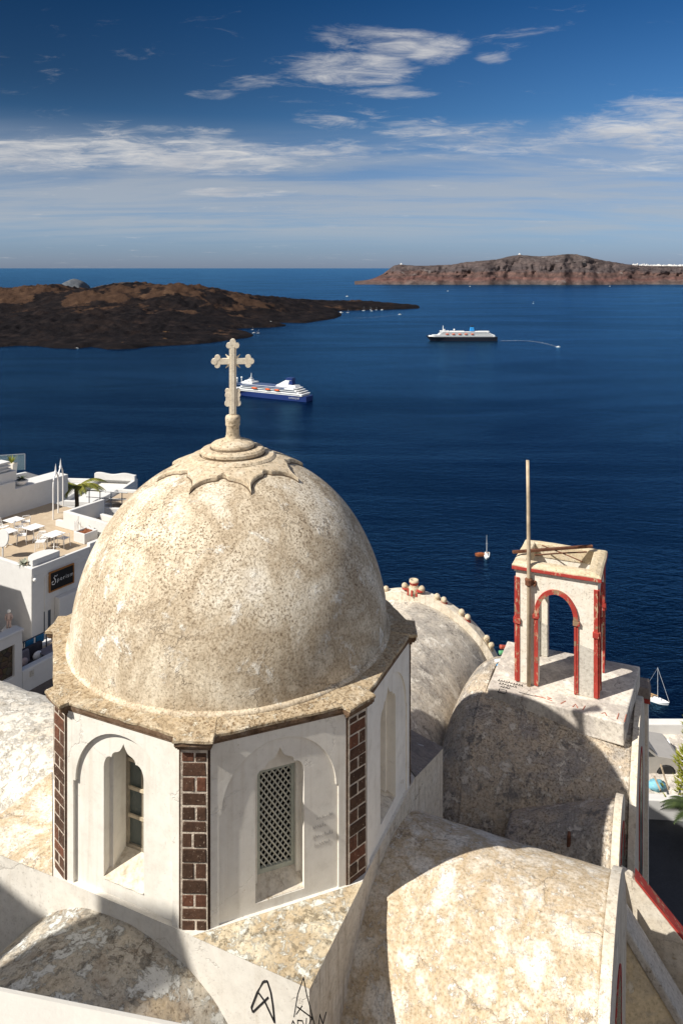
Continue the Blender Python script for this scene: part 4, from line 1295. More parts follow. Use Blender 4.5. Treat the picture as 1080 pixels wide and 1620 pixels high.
# the long cliffed island across the strait
PROF = [(548, 450.0), (558, 449), (575, 446), (592, 440), (606, 433), (616, 425), (622, 420.5), (630, 418), (648, 419.5), (668, 420.5), (690, 419.5), (715, 418.5), (735, 414.5), (760, 412.5), (785, 410), (800, 406.5), (815, 403.5), (822, 402.5), (838, 404.5),
        (860, 405.5), (880, 403.5), (895, 401.5), (910, 401.8), (925, 405), (940, 408.5), (955, 412), (975, 415), (995, 418.5), (1020, 420), (1060, 420.5), (1100, 421), (1180, 419), (1300, 424)]
def prof(u):
    for (a, va), (b, vb) in zip(PROF, PROF[1:]):
        if a <= u <= b: return va + (vb - va) * (u - a) / (b - a)
    return PROF[-1][1] if u > PROF[-1][0] else PROF[0][1]
def cliff_mat():
    m, nt, b = newmat('layered_volcanic_cliff')
    co = N(nt, 'ShaderNodeTexCoord').outputs['Object']
    z = N(nt, 'ShaderNodeSeparateXYZ', None, Vector=co).outputs[2]
    wob_ = nz(nt, co, 0.0016, 7, 0.65)
    zz = mth(nt, 'ADD', z, mth(nt, 'MULTIPLY', mth(nt, 'SUBTRACT', wob_, 0.5), 190.0))
    lay = mth(nt, 'DIVIDE', zz, 420.0)
    c = ramp(nt, lay, [(0.0, (0.085, 0.070, 0.066)), (0.08, (0.095, 0.068, 0.062)), (0.17, (0.118, 0.064, 0.055)), (0.24, (0.080, 0.055, 0.050)), (0.33, (0.105, 0.066, 0.056)), (0.42, (0.072, 0.060, 0.060)), (0.6, (0.088, 0.070, 0.066)), (0.8, (0.074, 0.062, 0.060)), (1.0, (0.092, 0.076, 0.068))])
    thin = nz(nt, co, 0.02, 6, 0.7, 0, sc=(0.22, 0.22, 2.4))
    c = mixc(nt, 0.8, c, ramp(nt, thin, [(0.3, (0.70, 0.70, 0.72)), (0.7, (1.28, 1.26, 1.26))]), 'MULTIPLY')
    gully_shade = nz(nt, co, 0.011, 8, 0.72, 0.4, sc=(1, 1, 0.28), off=(80, 20, 0))  # painted gully shade: vertical streaks that darken and lighten the cliff
    c = mixc(nt, 0.85, c, ramp(nt, gully_shade, [(0.34, (0.45, 0.44, 0.47)), (0.5, (0.95, 0.95, 0.96)), (0.64, (1.5, 1.45, 1.42))]), 'MULTIPLY')
    pale = sstep(nt, nz(nt, co, 0.0038, 9, 0.68, 0.3, off=(500, 0, 200)), 0.60, 0.68)
    c = mixc(nt, mth(nt, 'MULTIPLY', pale, 0.7), c, (0.22, 0.20, 0.19))
    nt.links.new(c, b.inputs['Base Color'])
    b.inputs['Roughness'].default_value = 0.95
    b.inputs['Specular IOR Level'].default_value = 0.05
    bp = N(nt, 'ShaderNodeBump', None, Strength=1.0, Distance=22.0, Height=nz(nt, co, 0.01, 8, 0.72))
    nt.links.new(bp.outputs[0], b.inputs['Normal'])
    return m
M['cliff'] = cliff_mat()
Y0 = 9450.0
m = MB(Matrix.Translation((0, 0, -SEA)))
NU, NV = 420, 54
rows = []
for j in range(NV + 1):
    t = j / NV
    row = []
    for i in range(NU + 1):
        u = 548 + 752 * i / NU
        bay = 260 * noise.noise(Vector((u * 0.012, 3.3, 0))) + 110 * noise.noise(Vector((u * 0.05, 1.3, 0)))
        f = min(1.0, (u - 548) / 70.0)
        ys = Y0 + bay * f
        if t < 0.62:
            q = t / 0.62
            gul = fbm(Vector((u * 0.045 + 0.5 * q * noise.noise(Vector((u * 0.03, 7, 0))), 0.4 + q * 1.6, 0)), 5, 0.8)
            y = ys + 720 * q ** 0.9 * (1 + 0.0) + 170 * gul * math.sin(math.pi * min(1, q * 1.02)) * f
            hq = q ** 0.78
            hq = hq + 0.035 * math.sin(q * 24 + 3 * noise.noise(Vector((u * 0.02, 0, 0)))) * math.sin(math.pi * q)
        else:
            q = (t - 0.62) / 0.38
            y = ys + 720 + 1900 * q
            hq = 1.0 - 0.5 * q ** 1.4
        top = 210 - (prof(u) - HV) / FPX * (ys + 720)
        top += (6 if u > 620 else 0) * noise.noise(Vector((u * 0.2, 0.7, 0)))
        h = max(-2.0, top) * hq - (3 if j == 0 else 0)
        if t < 0.62: h *= 1 + 0.10 * fbm(Vector((u * 0.09, q * 3, 2.0)), 4, 0.7) * math.sin(math.pi * q)
        row.append(m.v(((u - 540) / FPX * y, y, SEA + h)))
    rows.append(row)
for a, b in zip(rows, rows[1:]):
    for i in range(NU):
        m.f([a[i], a[i + 1], b[i + 1], b[i]])
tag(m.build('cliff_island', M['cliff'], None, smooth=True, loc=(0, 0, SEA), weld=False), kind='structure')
# white village along its rim, a lone chapel and two more white specks
M['far_white'] = simple('far_whitewash', (0.82, 0.80, 0.77), 0.9, var=0.08, scale=0.2)
def far_house(w_, d_, h_):
    m = MB()
    m.box((0, 0, h_ / 2), (w_, d_, h_))
    m.box((w_ * 0.18, 0, h_ + h_ * 0.22), (w_ * 0.5, d_ * 0.8, h_ * 0.44))
    m.box((-w_ * 0.42, -d_ * 0.4, h_ + 0.9), (1.0, 1.0, 1.8))
    return m
rs = random.Random(11)
hproto = None
for i in range(46):
    u = 1001 + 110 * i / 46 + rs.uniform(-1, 1)
    y = Y0 + 640 + rs.uniform(-10, 160)
    z = -(prof(u) - HV) / FPX * y
    loc = ((u - 540) / FPX * y, y, z - 4)
    if hproto is None:
        hproto = far_house(20, 16, 13).build('village_house', M['far_white'], None, loc=loc)
        tag(hproto, 'small white flat roofed house in the far village along the cliff rim', 'house', 'white houses of the village on the far cliff')
    else:
        o_ = dup(hproto, loc, rs.uniform(-0.5, 0.5))
        o_.scale = (rs.uniform(0.7, 1.5), 1, rs.uniform(0.7, 1.5))
for u, lab in ((821, 'lone white chapel on the highest far cliff top'), (634, 'white house at the left end of the far cliff top')):
    y = Y0 + 730
    m = far_house(24, 18, 12)
    m.lathe([(6, 14), (6, 17), (4.5, 20), (0, 22)], 12)
    o_ = m.build('chapel' if u == 821 else 'cliff_house', M['far_white'], None, loc=((u - 540) / FPX * y, y, -(prof(u) - HV) / FPX * y - 3))
    tag(o_, lab, 'chapel' if u == 821 else 'house')

# ================================================================= SHIPS AND BOATS
M['navy'] = simple('navy_hull_paint', (0.018, 0.035, 0.14), 0.35, var=0.08, scale=0.1)
M['blackhull'] = simple('dark_hull_paint', (0.016, 0.018, 0.028), 0.35, var=0.08, scale=0.1)
M['shipwhite'] = simple('ship_white_paint', (0.72, 0.72, 0.71), 0.4, var=0.05, scale=0.1)
M['shipgrey'] = simple('ship_window_band', (0.06, 0.075, 0.10), 0.3, var=0.2, scale=0.5)
M['orange'] = simple('orange_lifeboat', (0.75, 0.13, 0.03), 0.5)
M['deckblue'] = simple('blue_deck', (0.055, 0.085, 0.17), 0.7, var=0.25, scale=0.15)
M['decktan'] = simple('tan_deck', (0.42, 0.31, 0.20), 0.8, var=0.2, scale=0.2)
M['funnelblue'] = simple('bright_blue_funnel', (0.03, 0.26, 0.62), 0.45)
M['boatwhite'] = simple('white_gelcoat', (0.80, 0.80, 0.78), 0.35, var=0.03)
M['boatblue'] = simple('blue_canvas', (0.05, 0.10, 0.28), 0.8)
M['teak'] = simple('teak_deck', (0.38, 0.24, 0.12), 0.8, var=0.2)
M['alu'] = simple('mast_aluminium', (0.62, 0.62, 0.62), 0.4, metal=0.3)
M['rubber'] = simple('brown_dinghy', (0.27, 0.085, 0.03), 0.7, var=0.3)
def hull(L, B, H, bow_rake, sheer, n=28):
    """half-breadths along x from stern (-L/2) to bow (+L/2)"""
    m = MB()
    secs = []
    for i in range(n + 1):
        t = i / n
        x = -L / 2 + L * t
        b = B / 2 * (1 - max(0, (t - 0.62) / 0.38) ** 2.2) * (0.86 + 0.14 * min(1, t / 0.15))
        top = H + sheer * max(0, (t - 0.6) / 0.4) ** 2
        xb = x - bow_rake * max(0, (t - 0.72) / 0.28) ** 1.5
        b0 = b * (0.92 - 0.35 * max(0, (t - 0.6) / 0.4))
        secs.append([m.v((x, -b, top)), m.v(((x + xb) / 2, -(b + b0) / 2, top * 0.5)), m.v((xb, -b0, -0.3)), m.v((xb, b0, -0.3)), m.v(((x + xb) / 2, (b + b0) / 2, top * 0.5)), m.v((x, b, top))])
    for a, b in zip(secs, secs[1:]):
        for k in range(6):
            m.f([a[k], a[(k + 1) % 6], b[(k + 1) % 6], b[k]])
    m.f(secs[0]); m.f(secs[-1][::-1])
    return m
def decks(m, x0, x1, w_, z0, n, h, dx0=0.0, dx1=0.0):
    for k in range(n):
        m.box(((x0 + dx0 * k + x1 - dx1 * k) / 2, 0, z0 + h * k + h / 2), (x1 - x0 - (dx0 + dx1) * k, w_, h))
def bands(parent, x0, x1, w_, z0, n, h, dx0=0.0, dx1=0.0, step=6.0, gap=2.2, hh=1.2):
    for k in range(n):
        a, b = x0 + dx0 * k + 3, x1 - dx1 * k - 3
        for s in (-1, 1):
            m = MB(); m.box(((a + b) / 2, s * (w_ / 2 + 0.06), z0 + h * k + h * 0.55), (b - a, 0.1, hh * 0.8))
            m.build('window_band', M['shipgrey'], parent)
def text_part(s, size, mat, parent, mtx, name='lettering', shear=0.0, depth=0.004, align='LEFT'):
    c = bpy.data.curves.new(name, 'FONT'); c.body = s; c.size = size; c.extrude = depth; c.align_x = align; c.shear = shear; c.space_character = 1.22; c.offset = -size * 0.012; c.resolution_u = 3
    o = bpy.data.objects.new(name + '_source', c); COL.objects.link(o)
    me = bpy.data.meshes.new_from_object(o.evaluated_get(bpy.context.evaluated_depsgraph_get()))
    COL.objects.unlink(o); bpy.data.objects.remove(o); bpy.data.curves.remove(c)
    me.materials.clear(); me.materials.append(mat)
    r = bpy.data.objects.new(name, me); COL.objects.link(r); r.parent = parent; r.matrix_local = mtx
    return r
# --- dark-hulled white liner on the right
pw = Pz(729, 539.0, SEA)
L1 = 205.0
ship = thing('cruise_ship', 'white cruise ship with dark hull and light blue funnel, bow to the left', 'cruise ship', (pw.x, pw.y, SEA), R(180))
hull(L1, 26, 12, 13, 3.5).build('hull', M['blackhull'], ship, smooth=False)
m = MB(); m.box((-6, 0, 14.6), (178, 26.2, 5.0)); m.box((84, 0, 14.2), (22, 16, 3.0), top=(0.9, 0.6)); 
sup = m.build('promenade', M['shipwhite'], ship)
bands(sup, -92, 80, 26.2, 12.2, 2, 2.4, 0, 0, 4.2, 1.8, 0.9)
m = MB(); decks(m, -88, 66, 23, 17.1, 3, 3.0, 6, 4); m.box((48, 0, 27.5), (26, 20, 3)); m.box((-60, 0, 27), (40, 16, 2.2)); m.box((12, 0, 27.2), (40, 14, 2.4))
up = m.build('superstructure', M['shipwhite'], ship)
bands(up, -88, 66, 23, 17.1, 3, 3.0, 6, 4, 5.2, 1.6, 1.3)
m = MB()
m.tube([(52, 0, 29), (52, 0, 44)], [1.6, 0.7], 8); m.box((52, 0, 36), (2, 9, 0.8)); m.box((50, 0, 32), (6, 6, 4)); m.ball((20, 0, 32), 2.6, n=8); m.tube([(20, 0, 28), (20, 0, 31)], 1.0, 8)
m.build('mast', M['shipwhite'], ship)
m = MB(); m.slab([(-38, 28), (-24, 28), (-27, 40), (-36, 40)], -4, 4, 'Y')
fn_ = m.build('funnel', M['funnelblue'], ship, bevel=1.0)
m = MB(); m.slab([(-36.2, 40.02), (-26.8, 40.02), (-27.2, 43.5), (-35.5, 43.5)], -3.8, 3.8, 'Y'); m.build('funnel_cap', M['blackhull'], fn_)
for i, x in enumerate((-30, -12, 6, 24, 42)):
    for s in (-1, 1):
        m = MB(); m.ball((0, 0, 0), 1.7, sq=(3.0, 1, 0.85), n=8)
        m.build('lifeboat', M['orange'], ship, loc=(x, s * 13.0, 20.0))
m = MB()
for i in range(18): m.box((-86 + i * 4.2, 0, 18.2 + 0.0), (1.2, 10, 1.6))
m.build('deck_fittings', M['decktan'], ship)
# --- blue-hulled cruise ship partly behind the cross
A_ = Pz(487, 634.5, SEA); B_ = Pz(364, 622.0, SEA)
mid = (A_ + B_) / 2
L2 = (A_ - B_).length + 6
ang2 = math.atan2(B_.y - A_.y, B_.x - A_.x)
s2 = thing('cruise_ship', 'navy hulled cruise ship with orange lifeboats, half hidden by the stone cross', 'cruise ship', (mid.x, mid.y, SEA), ang2)
hull(L2, 24, 8.4, 10, 4.5).build('hull', M['navy'], s2)
m = MB(); m.box((-6, 0, 10.0), (L2 - 26, 24.2, 3.1)); m.box((L2 / 2 - 20, 0, 9.9), (18, 12, 2.6), top=(0.8, 0.5))
pr = m.build('promenade', M['shipwhite'], s2)
bands(pr, -L2 / 2 + 8, L2 / 2 - 22, 24.2, 8.4, 1, 3.1, 0, 0, 3.4, 1.6, 1.1)
m = MB(); decks(m, -L2 / 2 + 14, L2 / 2 - 30, 21, 11.56, 3, 2.8, 4.5, 3)
for k in range(4):
    m.box((-L2 / 2 + 9.5 + k * 4.2, 0, 11.7 + k * 2.6), (9, 22.4 - k, 0.7))
m.box((L2 / 2 - 44, 0, 21.5), (22, 19, 3)); 
up = m.build('superstructure', M['shipwhite'], s2)
bands(up, -L2 / 2 + 14, L2 / 2 - 30, 21, 11.56, 2, 2.8, 4.5, 3, 5.0, 1.3, 2.1)
m = MB(); m.box((8, 0, 18.4), (L2 - 66, 21.6, 1.9)); m.box((6, 0, 20.2), (L2 - 62, 20.5, 0.4))
m.build('sun_deck', M['deckblue'], s2)
m = MB()
m.tube([(L2 / 2 - 46, 0, 22), (L2 / 2 - 47, 0, 37)], [1.3, 0.35], 8); m.box((L2 / 2 - 46, 0, 29), (1.5, 8, 0.6)); m.box((L2 / 2 - 46, 0, 25), (7, 7, 4)); m.box((L2 / 2 - 41, 0, 24), (7, 12, 2))
m.build('mast', M['shipwhite'], s2)
for x in (L2 / 2 - 18, L2 / 2 - 27):
    m = MB(); m.ball((0, 0, 2.2), 1.7, n=8); m.tube([(0, 0, -6), (0, 0, 1)], 0.6, 6)
    m.build('radome', M['shipwhite'], s2, loc=(x, 0, 24 if x > L2 / 2 - 20 else 26), smooth=True)
m = MB(); m.box((-L2 / 2 + 40, 0, 22.0), (38, 16, 3.2), top=(0.86, 0.85)); m.build('funnel_house', M['shipwhite'], s2)
m = MB(); m.slab([(-L2 / 2 + 30, 23.7), (-L2 / 2 + 56, 23.7), (-L2 / 2 + 40, 32), (-L2 / 2 + 31, 32)], -4.6, 4.6, 'Y')
fn_ = m.build('funnel', M['shipwhite'], s2, bevel=0.8)
m = MB(); m.slab([(-L2 / 2 + 29.5, 31.0), (-L2 / 2 + 42, 31.0), (-L2 / 2 + 41, 34.5), (-L2 / 2 + 30, 34.5)], -4.8, 4.8, 'Y'); m.slab([(-L2 / 2 + 29.5, 24.2), (-L2 / 2 + 37, 24.2), (-L2 / 2 + 35, 30.5), (-L2 / 2 + 30.0, 30.5)], -4.75, 4.75, 'Y')
m.build('funnel_stripe', M['navy'], fn_)
for x in (18, -8, -26):
    for s in (-1, 1):
        m = MB(); m.ball((0, 0, 0), 1.6, sq=(3.6 if x > 10 else 3.0, 1, 0.8), n=8)
        m.build('lifeboat', M['orange'], s2, loc=(x, s * 12.2, 14.9))
text_part('celestyal', 4.6, M['shipwhite'], s2, Matrix.Translation((-L2 / 2 + 22, 11.75, 3.6)) @ Matrix.Rotation(R(180), 4, 'Z') @ Matrix.Rotation(R(90), 4, 'X'), 'hull_name', 0.2, 0.05, 'CENTER')
# --- sailing yachts
def sailboat(L, label, group=None, canvas=None):
    t = thing('sailboat', label, 'sailboat', (0, 0, 0), 0, group)
    hull(L, L * 0.30, L * 0.085, L * 0.06, L * 0.03, 16).build('hull', M['boatwhite'], t, smooth=False)
    m = MB(); m.box((L * 0.02, 0, L * 0.115), (L * 0.40, L * 0.17, L * 0.055), top=(0.85, 0.8)); m.build('cabin', M['boatwhite'], t)
    m = MB(); m.box((-L * 0.31, 0, L * 0.092), (L * 0.26, L * 0.17, L * 0.012)); m.build('cockpit', M['teak'], t)
    m = MB(); m.tube([(L * 0.08, 0, L * 0.1), (L * 0.08, 0, L * 1.28)], [L * 0.011, L * 0.007], 6); m.tube([(L * 0.08, -L * 0.07, L * 0.78), (L * 0.08, L * 0.07, L * 0.78)], L * 0.005, 5)
    ms = m.build('mast', M['alu'], t)
    m = MB(); m.tube([(L * 0.08, 0, L * 0.22), (-L * 0.34, 0, L * 0.21)], L * 0.016, 6); m.build('boom', canvas or M['boatblue'], t)
    m = MB(); m.tube([(L * 0.08, 0, L * 1.26), (L * 0.49, 0, L * 0.13)], L * 0.007, 5); m.tube([(L * 0.08, 0, L * 1.26), (-L * 0.48, 0, L * 0.12)], L * 0.003, 4)
    m.build('rigging', M['alu'], t)
    return t
sb = sailboat(12.5, 'white sailboat seen bow on beside a brown boat below the church')
p_ = Pz(769.5, 880.5, SEA); sb.location = (p_.x, p_.y, SEA); sb.rotation_euler = (0, 0, R(-104))
p_ = Pz(758, 879, SEA)
t = thing('fishing_boat', 'rust brown round boat alongside the white sailboat', 'boat', (p_.x, p_.y, SEA), R(190))
m = hull(7.2, 3.6, 1.5, 0.5, 0.5, 12); m.build('hull', M['rubber'], t)
m = MB(); m.box((-0.4, 0, 1.75), (3.8, 2.2, 0.7), top=(0.8, 0.8)); m.build('cover', M['rubber'], t)
p_ = Pz(1036, 1109, SEA)
y2 = sailboat(13.0, 'white and tan catamaran-like yacht moored right of the bell tower', None, M['teak'])
y2['label'] = 'white yacht with tan canopy moored to the right of the bell tower'
y2.location = (p_.x, p_.y, SEA); y2.rotation_euler = (0, 0, R(-38))
m = MB(); m.box((-3.2, 0, 2.3), (4.2, 3.0, 0.12)); 
for s in (-1, 1):
    m.tube([(-4.8, s * 1.3, 1.1), (-4.8, s * 1.3, 2.3)], 0.05, 5); m.tube([(-1.6, s * 1.3, 1.1), (-1.6, s * 1.3, 2.3)], 0.05, 5)
m.build('canopy', M['teak'], y2)
GRP = 'yachts moored under the tip of the lava island'
first = sailboat(14, 'white yacht lying nearest the dark rocks of the lava point', GRP)
pos = [(550, 494.8, 0.3, 1.0, 'white yacht lying nearest the dark rocks of the lava point'), (575, 491.6, 0.0, 1.15, 'white yacht left of the close pair off the lava point'), (586, 490.2, 0.4, 0.9, 'tall masted farther yacht of the close pair off the lava point'),
       (587.5, 492.0, 2.8, 0.9, 'nearer yacht of the close pair off the lava point'), (595, 490.4, 0.1, 0.8, 'small white yacht just right of the close pair'), (408.5, 527.2, 0.4, 0.75, 'white yacht with a visible mast in the lava island cove'), (399.5, 521.6, 0.2, 0.62, 'smaller white yacht farther inside the lava island cove'), (843, 480, 0.2, 0.8, 'lone tiny sailboat out on the open strait')]
for i, (u, v, rz, sc, lab) in enumerate(pos):
    p_ = Pz(u, v, SEA)
    o_ = first if i == 0 else dup(first, label=lab)
    o_.location = (p_.x, p_.y, SEA); o_.rotation_euler = (0, 0, rz); o_.scale = (sc, sc, sc)
    if i >= 5:
        if 'group' in o_: del o_['group']
        if i in (5, 6): o_['group'] = 'yachts in the lava island cove'
# --- motor boats
def motorboat(L, label, mat=None):
    t = thing('motor_boat', label, 'motor boat')
    hull(L, L * 0.32, L * 0.12, L * 0.08, L * 0.04, 14).build('hull', mat or M['boatwhite'], t)
    m = MB(); m.box((-L * 0.04, 0, L * 0.18), (L * 0.42, L * 0.22, L * 0.12), top=(0.75, 0.85)); c = m.build('cabin', M['boatwhite'], t)
    m = MB(); m.box((L * 0.02, 0, L * 0.265), (L * 0.22, L * 0.2, L * 0.05), top=(0.85, 0.85)); m.build('flybridge', M['boatwhite'], t)
    m = MB()
    for s in (-1, 1): m.box((-L * 0.04, s * L * 0.112, L * 0.185), (L * 0.3, L * 0.004, L * 0.035))
    m.build('window_row', M['shipgrey'], c)
    return t
mb = motorboat(11, 'white tender boat racing away ahead of a curved wake')
specs = [(882.5, 549.2, -0.35, 1.0, 'white tender boat racing away at the end of a curved wake'), (547, 488.6 + 6.2, 0, 0.0, ''), (539, 495.2, 0.1, 2.0, 'long white motor boat tied at the tip of the dark rocks'), (604, 490.6, 0.0, 1.3, 'white motor boat with two masts at the lava point shore'), (402, 527.0, 0.5, 1.0, 'white motor boat beside the masted yacht in the cove'),
         (428, 511.2, 0.1, 2.3, 'long white excursion boat at the lava island landing'), (632.5, 498, 0.4, 1.4, 'small dark boat with red trim off the lava point'), (708, 460.6, 0, 1.6, 'tiny white boat just off the far cliffs, right of centre'), (743, 453.2, 0, 1.8, 'white boat close under the far cliffs'), (549, 469.2, 0, 2.0, 'tiny white boat behind the lava point'),
         (964, 453.0, 0, 1.6, 'white boat close under the far cliffs below the village'), (122, 551.5, 0.3, 0.9, 'small boat close to the near lava shore')]
for i, (u, v, rz, sc, lab) in enumerate(specs):
    if sc == 0: continue
    p_ = Pz(u, v, SEA)
    o_ = mb if i == 0 else dup(mb, label=lab)
    o_['label'] = lab
    o_.location = (p_.x, p_.y, SEA); o_.rotation_euler = (0, 0, rz); o_.scale = (sc, sc, sc)
def foam_mat():
    m, nt, b = newmat('wake_foam')
    co = N(nt, 'ShaderNodeTexCoord').outputs['Object']
    n = nz(nt, co, 0.16, 6, 0.7, 0, sc=(1, 1, 1))
    b.inputs['Base Color'].default_value = (0.45, 0.52, 0.58, 1)
    b.inputs['Roughness'].default_value = 0.6
    nt.links.new(sstep(nt, n, 0.42, 0.70, 0.0, 0.55), b.inputs['Alpha'])
    return m
M['foam'] = foam_mat()
def ribbon(name, pts, w0, w1):
    m = MB()
    pp = [Vector(sea_pt(u, v) + (0,)) for u, v in pts]
    vs = []
    for i, p in enumerate(pp):
        d = (pp[min(i + 1, len(pp) - 1)] - pp[max(i - 1, 0)]).normalized()
        nn = Vector((-d.y, d.x, 0)); wd = w0 + (w1 - w0) * i / (len(pp) - 1)
        vs.append((m.v(p + nn * wd), m.v(p - nn * wd)))
    for a, b in zip(vs, vs[1:]): m.f([a[0], a[1], b[1], b[0]])
    return tag(m.build(name, M['foam'], None, loc=(0, 0, SEA + 0.35)), kind='stuff')
ribbon('wake', [(790, 539.2), (805, 539.0), (820, 538.8), (835, 539.4), (850, 541.2), (862, 543.6), (872, 546.2), (880, 548.8)], 13, 4)
ribbon('wake', [(560, 503.5), (585, 502.4), (608, 500.4), (630, 498.2)], 8, 2)

# ================================================================= HILLSIDE
def edge_y(x): return 39.5 - 0.74 * x if x < 2 else 38.0 - 0.62 * (x - 2)
def hill_z(x, y):
    z = -19.3
    if x < -3: z = -19.3 + 4.4 * min(1.0, (-3 - x) / 3.5) if y < 30 else -19.3
    if y < 2: z = max(z, -19.3 + 13.0 * min(1.0, (2 - y) / 16.0))
    e = y - edge_y(x)
    if e > 0: z = z - e * 2.1
    return max(-222, z + 0.16 * noise.noise(Vector((x * 0.5, y * 0.5, 0))) + 0.07 * noise.noise(Vector((x * 1.7, y * 1.7, 3))))
m = MB()
xs = [-90 + 6 * i for i in range(10)] + [-32 + 1.0 * i for i in range(53)] + [24 + 6 * i for i in range(12)]
ys = [-40 + 5 * i for i in range(9)] + [3 + 0.9 * i for i in range(60)] + [58 + 8 * i for i in range(16)]
gg = [[m.v((x, y, hill_z(x, y))) for x in xs] for y in ys]
for a, b in zip(gg, gg[1:]):
    for i in range(len(xs) - 1):
        m.f([a[i], a[i + 1], b[i + 1], b[i]])
tag(m.build('hillside', M['soil'], None, smooth=True), kind='structure')

# near white parapet at the bottom left
p0, p1 = Pz(0, 1551, -3.6), Pz(352, 1621, -3.6)
p0.z = p1.z = 0
d = (p1 - p0).normalized(); nrm = Vector((d.y, -d.x, 0))
m = MB()
a0, a1 = p0 - d * 3.0, p1 + d * 2.5
q = [a0, a1, a1 + nrm * 0.45, a0 + nrm * 0.45]
m.slab([(v.x - p0.x, v.y - p0.y) for v in q], 0, 3.2)
tag(m.build('parapet_wall', M['parapet'], None, bevel=0.05, seg=3, loc=(p0.x, p0.y, -6.8)), 'smooth white parapet closest to the viewer at the bottom left', 'parapet')

# added unseen house whose roofline is shaped to shade the church's near left
RT = Vector((TRAVEL.y, -TRAVEL.x, 0)).normalized(); FWD = Vector((TRAVEL.x, TRAVEL.y, 0)).normalized()
hp = Vector((-3.3, 10.2, -8.8)) + TO_SUN * 16.0
nh = thing('church_shade_house', 'unseen added white house, its stepped roofline shaped to shade the church', 'house', (hp.x, hp.y, -20.0), math.atan2(RT.y, RT.x))
m = MB(Matrix.Translation((0, 0, 20.0)))
prof_ = [(-3.2, -20), (-3.2, 0.6), (-1.34, 1.3), (-0.95, 1.5), (-0.58, 1.75), (-0.2, 1.1), (0.0, 1.1), (0.0, 2.95), (0.45, 3.4), (0.95, 3.95), (1.55, 2.6), (2.15, 1.8), (2.25, 1.75), (2.25, -20)]
m.slab(prof_, -4.0, 0.0, 'Y')
m.build('wall', M['hotel'], nh)
for x, z in ((-2.1, 0.2), (0.9, 0.9), (-0.9, -2.6)):
    m = MB(Matrix.Translation((0, 0, 20.0))); m.span((x - 0.4, -0.0, z), (x + 0.4, 0.06, z + 1.2)); w1 = m.build('window', M['deckblue'], nh)
    m = MB(Matrix.Translation((0, 0, 20.0))); m.span((x - 0.33, 0.062, z + 0.07), (x + 0.33, 0.07, z + 1.13)); m.build('pane', M['pane'], w1)

# ================================================================= HOTEL ON THE LEFT
HZ = -20.5
K = Vector((-14.3, 34.75, HZ))
HA = R(58.07)
hotel = thing('terrace_hotel', 'whitewashed hotel with a sand coloured roof terrace and black sign', 'hotel', K, HA)
HL = Matrix.Translation((0, 0, -HZ))
HW = Matrix.Translation((K.x, K.y, 0)) @ Matrix.Rotation(HA, 4, 'Z')
HWi = HW.inverted()
FL = -14.05
def H(x, y, z): return HW @ Vector((x, y, z))
def hit(u, v, axis, val):
    """picture point on a plane of the hotel's axes -> hotel x, y, height"""
    dv = HWi.to_3x3() @ Vector(((u - 540) / FPX, 1, -(v - HV) / FPX)); o = HWi @ Vector((0, 0, 0))
    t = (val - o[axis]) / dv[axis]
    return o + dv * t
m = MB(HL)
m.span((0, 0, HZ), (7.2, 10, FL - 0.004))
blk = m.build('main_block', M['hotel'], hotel, bevel=0.04)
m = MB(HL); m.span((0.2, 0.2, FL - 0.002), (7.1, 9.9, FL))
m.build('terrace_floor', M['terrace'], hotel)
m = MB(HL)
m.slab([(0.002, -0.02), (3.3, -0.02), (3.3, 0.16), (0.18, 0.16), (0.18, 9.0), (0.002, 9.0)], FL - 0.25, FL + 0.15)
m.span((3.302, -0.03, FL - 0.3), (4.6, 0.22, FL + 0.30))
m.build('terrace_parapet', M['hotel'], hotel, bevel=0.03)
m = MB(HL)
m.span((0.75, -0.05, -14.52), (3.2, 0.0, -14.47)); m.span((0.70, -0.03, -20), (0.78, 0.0, -14.53)); m.span((3.4, -0.03, -20), (3.48, 0.0, -14.4))
m.build('wall_moulding', M['hotel'], blk)
for (ua, va, ub, vb) in ((70, 968, 72.2, 1000), (76.5, 966, 80.5, 1000)):
    a, b = hit(ua, va, 1, -0.01), hit(ub, vb, 1, -0.01)
    m = MB(HL); m.span((a.x, -0.02, b.z), (b.x, 0.01, a.z)); w1 = m.build('window', M['shipgrey'], hotel)
a, b = hit(92, 946, 1, -0.25), hit(118, 1000, 1, -0.25)
m = MB(HL); m.span((a.x, -0.35, b.z), (b.x + 1.2, 0.0, a.z)); m.build('wall_box', M['hotel'], blk, bevel=0.04)
a = hit(55.5, 917.5, 1, -0.1)
m = MB(HL); m.ball((a.x, -0.1, a.z), 0.085, n=10); m.tube([(a.x, 0.0, a.z + 0.05), (a.x, -0.08, a.z + 0.04)], 0.03, 6); m.build('wall_lamp', M['furn'], hotel, smooth=True)
# the sign
a, b = hit(78, 906, 1, -0.06), hit(117, 921, 1, -0.06)
a2 = hit(78, 938, 1, -0.06); sx0, sx1, sz0, sz1 = a.x, b.x, a2.z, a.z
M['gold'] = simple('gilded_brown_frame', (0.30, 0.13, 0.035), 0.5, var=0.2)
M['black'] = simple('black_sign_board', (0.008, 0.008, 0.008), 0.5)
sgn = thing('hotel_sign', 'black sign in a gilded frame reading Sperisma on the white hotel wall', 'sign', H(sx0, -0.03, sz0), HA)
m = MB(); W_, H_ = sx1 - sx0, sz1 - sz0
m.span((0.05, -0.05, 0.05), (W_ - 0.05, -0.0, H_ - 0.05)); m.build('board', M['black'], sgn)
m = MB(); m.slab([(0, 0), (W_, 0), (W_, H_), (0, H_)], -0.075, 0.0, 'Y', [[(0.06, 0.06), (0.06, H_ - 0.06), (W_ - 0.06, H_ - 0.06), (W_ - 0.06, 0.06)]]); m.build('frame', M['gold'], sgn)
RX = Matrix.Rotation(R(90), 4, 'X')
